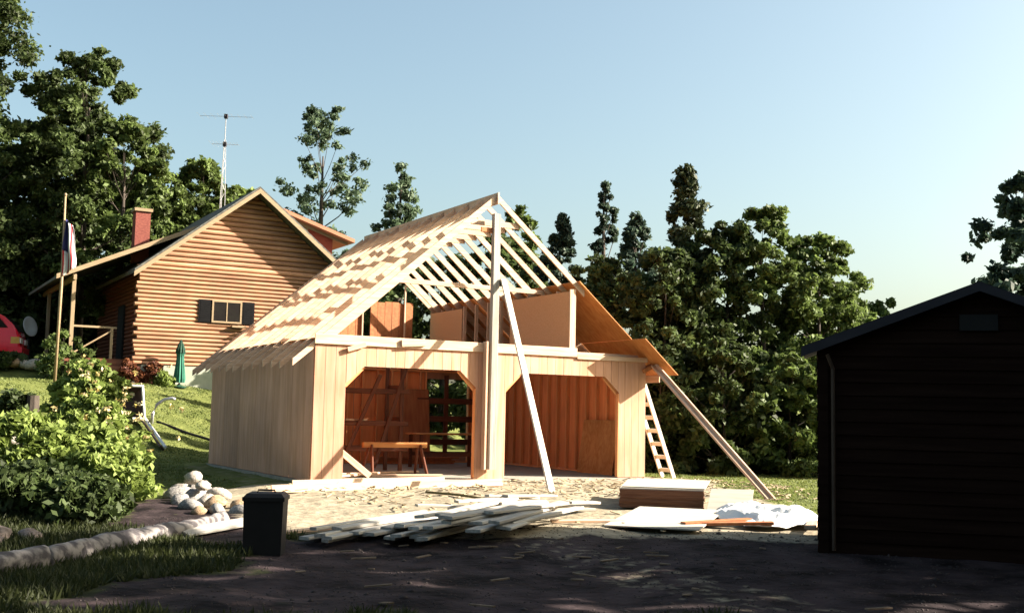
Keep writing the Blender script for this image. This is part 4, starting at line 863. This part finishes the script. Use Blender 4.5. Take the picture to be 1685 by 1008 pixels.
for i, (x, y, tp, r_) in enumerate(((10.6, 12.7, 9.2, 1.9), (11.5, 9.6, 10.5, 2.3), (10.4, 6.4, 9.5, 2.3), (11.5, 3.0, 10.0, 2.4), (14.5, 11.6, 10, 2.2), (15, 7.5, 11, 2.4))):
    tree('leafy_tree', ORD[i] + ' shade tree right of the shed, outside the picture', x, y, tp, r_, LF, 'round', .06, 150, 60, .17, GS)
for i, (x, y, tp, r_) in enumerate(((6.5, -3.5, 10, 3.0), (1.5, -6.5, 11, 3.2), (-4.5, -6.0, 10.5, 3.2), (-9.5, -2.5, 10, 3.0), (10.5, -1.0, 10, 2.8))):  # unseen trees, added to cut sky light and deepen the contrast
    tree('leafy_tree', ORD[i] + ' shade tree added behind the photographer to block sky light, outside the picture', x, y, tp, r_, LD, 'round', .08, 120, 60, .26, 'added shade trees behind the camera')
GSH = 'garden shrubs at left'
for i, (x, y, tp, r_, m, sz, lo) in enumerate(((-8.35, 22.3, 2.2, .78, LY, .085, .05), (-7.2, 16.6, 1.15, .85, LY, .065, .0), (-6.35, 16.9, 1.0, .80, LY, .06, .0), (-5.75, 16.2, .72, .62, LY, .055, .0), (-7.1, 18.8, 1.45, .9, LY, .075, .0), (-6.75, 18.6, .92, .55, LY, .07, .0), (-5.4, 14.4, .38, .55, LD, .06, .0), (-6.2, 14.8, .5, .75, LD, .06, .0), (-7.5, 15.0, .8, .8, LD, .065, 0))):
    tree('garden_shrub', ('tall yellow green shrub in front of the porch', 'large leafy shrub at the left picture edge', 'large leafy shrub in the middle of flower bed', 'small leafy shrub beside the pale stones', 'yellow green shrub behind the leafy ones at left', 'yellow green shrub below the wheelbarrow', 'low dark shrub beside the border logs', 'low dark shrub before the large leafy ones', 'low dark shrub near the pinkish boulders')[i], x, y, tp, r_, m, 'round', lo, 130, 60, sz, GSH)
def bloom(label, cx_, cy_, zc, r_, n):
    c = rng.normal(size=(n, 3)) * r_ * .5 + np.array([0, 0, zc - gz(cx_, cy_)]); v, f, tn = leaf_cloud(c, np.full(n, .05), 7, .035)
    o = obj('blossoms', np_mesh('blossoms', v, f, M['petal'], tn)); o.location = (cx_, cy_, gz(cx_, cy_)); tag(o, label, 'flowers', None, 'stuff')
bloom('yellow blossoms scattered over the tall shrub foot', -8.0, 21.6, 1.2, .9, 40)
bloom('pale yellow blossoms over the yellow green shrubs', -6.6, 18.1, 1.0, .9, 60)
tree('understory_shrub', 'dark spiky plant beside the short stump on the lawn', -12.6, 28.7, gz(-12.6, 28.7) + .62, .40, LD, 'round', .0, 36, 60, .08)
for i, (x, y, tp, r_, m) in enumerate(((-12.75, 37.5, 2.85, .45, M['russet']), (-12.05, 37.8, 2.8, .38, M['russet']), (-11.65, 37.8, 2.5, .3, LY))):
    tree('garden_shrub', ('russet plant at the corner of log house', 'russet plant left of the green umbrella', 'yellowish plant at the foot of green umbrella')[i], x, y, tp, r_, m, 'round', .0, 36, 40, .07, 'plants before the house foundation')
tree('garden_shrub', 'green shrub just below the porch rail', -13.9, 34.8, 3.6, .7, LF, 'round', .0, 70, 50, .09)
for i in range(4): tree('garden_shrub', ORD[i] + ' low plant from the left along the lawn edge below red van', -19.5 + i * .75, 38.4, 2.95 + .1 * (i % 2), .5, LD, 'round', .0, 40, 45, .1, 'low plants below the red van')
# far wood
cs = np.stack([rng.uniform(-140, 150, 900), rng.uniform(85, 130, 900), rng.uniform(0, 1, 900)], 1)
# grass
def grass(n, x0, x1, y0, y1, hmin, hmax, keep):
    x = rng.uniform(x0, x1, n); y = rng.uniform(y0, y1, n); k = keep(x, y); x, y = x[k], y[k]; z = ground_z(x, y, True) - .01; m = len(x)
    a = rng.random(m) * 6.283; w = rng.uniform(.006, .014, m) * (1 + y * .05); h = rng.uniform(hmin, hmax, m); l = rng.normal(size=(m, 2)) * .4 * h[:, None]
    p = np.stack([x, y, z], 1); e = np.stack([np.cos(a) * w, np.sin(a) * w, np.zeros(m)], 1); q = p + np.stack([l[:, 0], l[:, 1], h], 1)
    return np.stack([p - e, p + e, q], 1).reshape(-1, 3), np.repeat(np.clip(vnoise(x, y, 1.2, 3) * .7 + rng.random(m) * .4, 0, 1), 3)
def inmask(arr):
    def s(x, y): i = np.clip(np.searchsorted(xs, x), 0, nx - 1); j = np.clip(np.searchsorted(ys, y), 0, ny - 1); return arr[j, i]
    return s
sd, dd = inmask(sand), inmask(dirt)
def keep(x, y):
    u, v = garage_uv(x, y); return (sd(x, y) < .3) & (dd(x, y) < .45) & ~((u > -.6) & (u < 8.2) & (v > -.8) & (v < 7.3))
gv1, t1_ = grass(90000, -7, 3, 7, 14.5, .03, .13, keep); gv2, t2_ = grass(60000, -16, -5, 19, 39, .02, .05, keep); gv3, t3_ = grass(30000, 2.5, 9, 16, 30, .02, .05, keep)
rg = obj('shaded_rough_grass', np_mesh('shaded_rough_grass', gv1, np.arange(len(gv1)).reshape(-1, 3), M['shaded_roughgrass'], t1_)); tag(rg, 'rough foreground grass with tree shade darkened into its colour', 'grass', None, 'stuff')
gv = np.concatenate([gv2, gv3]); tt = np.concatenate([t2_, t3_])
x = rng.uniform(-4.5, 5, 9000); y = rng.uniform(7.2, 14.6, 9000) + rng.uniform(-.01, .01, 9000); k = dd(x, y) > .5; x, y = x[k], y[k]; z = ground_z(x, y, True); m_ = len(x); q = rng.uniform(.004, .016, m_)[:, None] * (1 + (rng.random(m_)[:, None] > .97) * 1.8)
oc = np.array([(1, 0, 0), (0, 1, 0), (-1, 0, 0), (0, -1, 0), (0, 0, .7), (0, 0, -.7)]); of = np.array([(0, 1, 4), (1, 2, 4), (2, 3, 4), (3, 0, 4), (1, 0, 5), (2, 1, 5), (3, 2, 5), (0, 3, 5)])
pv = np.stack([x, y, z], 1)[:, None, :] + oc[None] * q[:, :, None] * rng.uniform(.6, 1.3, (m_, 6, 1))
go2 = obj('gravel', np_mesh('gravel', pv.reshape(-1, 3), (of[None] + 6 * np.arange(m_)[:, None, None]).reshape(-1, 3), M['gravel'])); tag(go2, 'pebbles and clods on the dirt', 'gravel', None, 'stuff')
go = obj('lawn_grass', np_mesh('lawn_grass', gv, np.arange(len(gv)).reshape(-1, 3), M['grass'], tt)); tag(go, 'short grass of the lawns', 'grass', None, 'stuff')
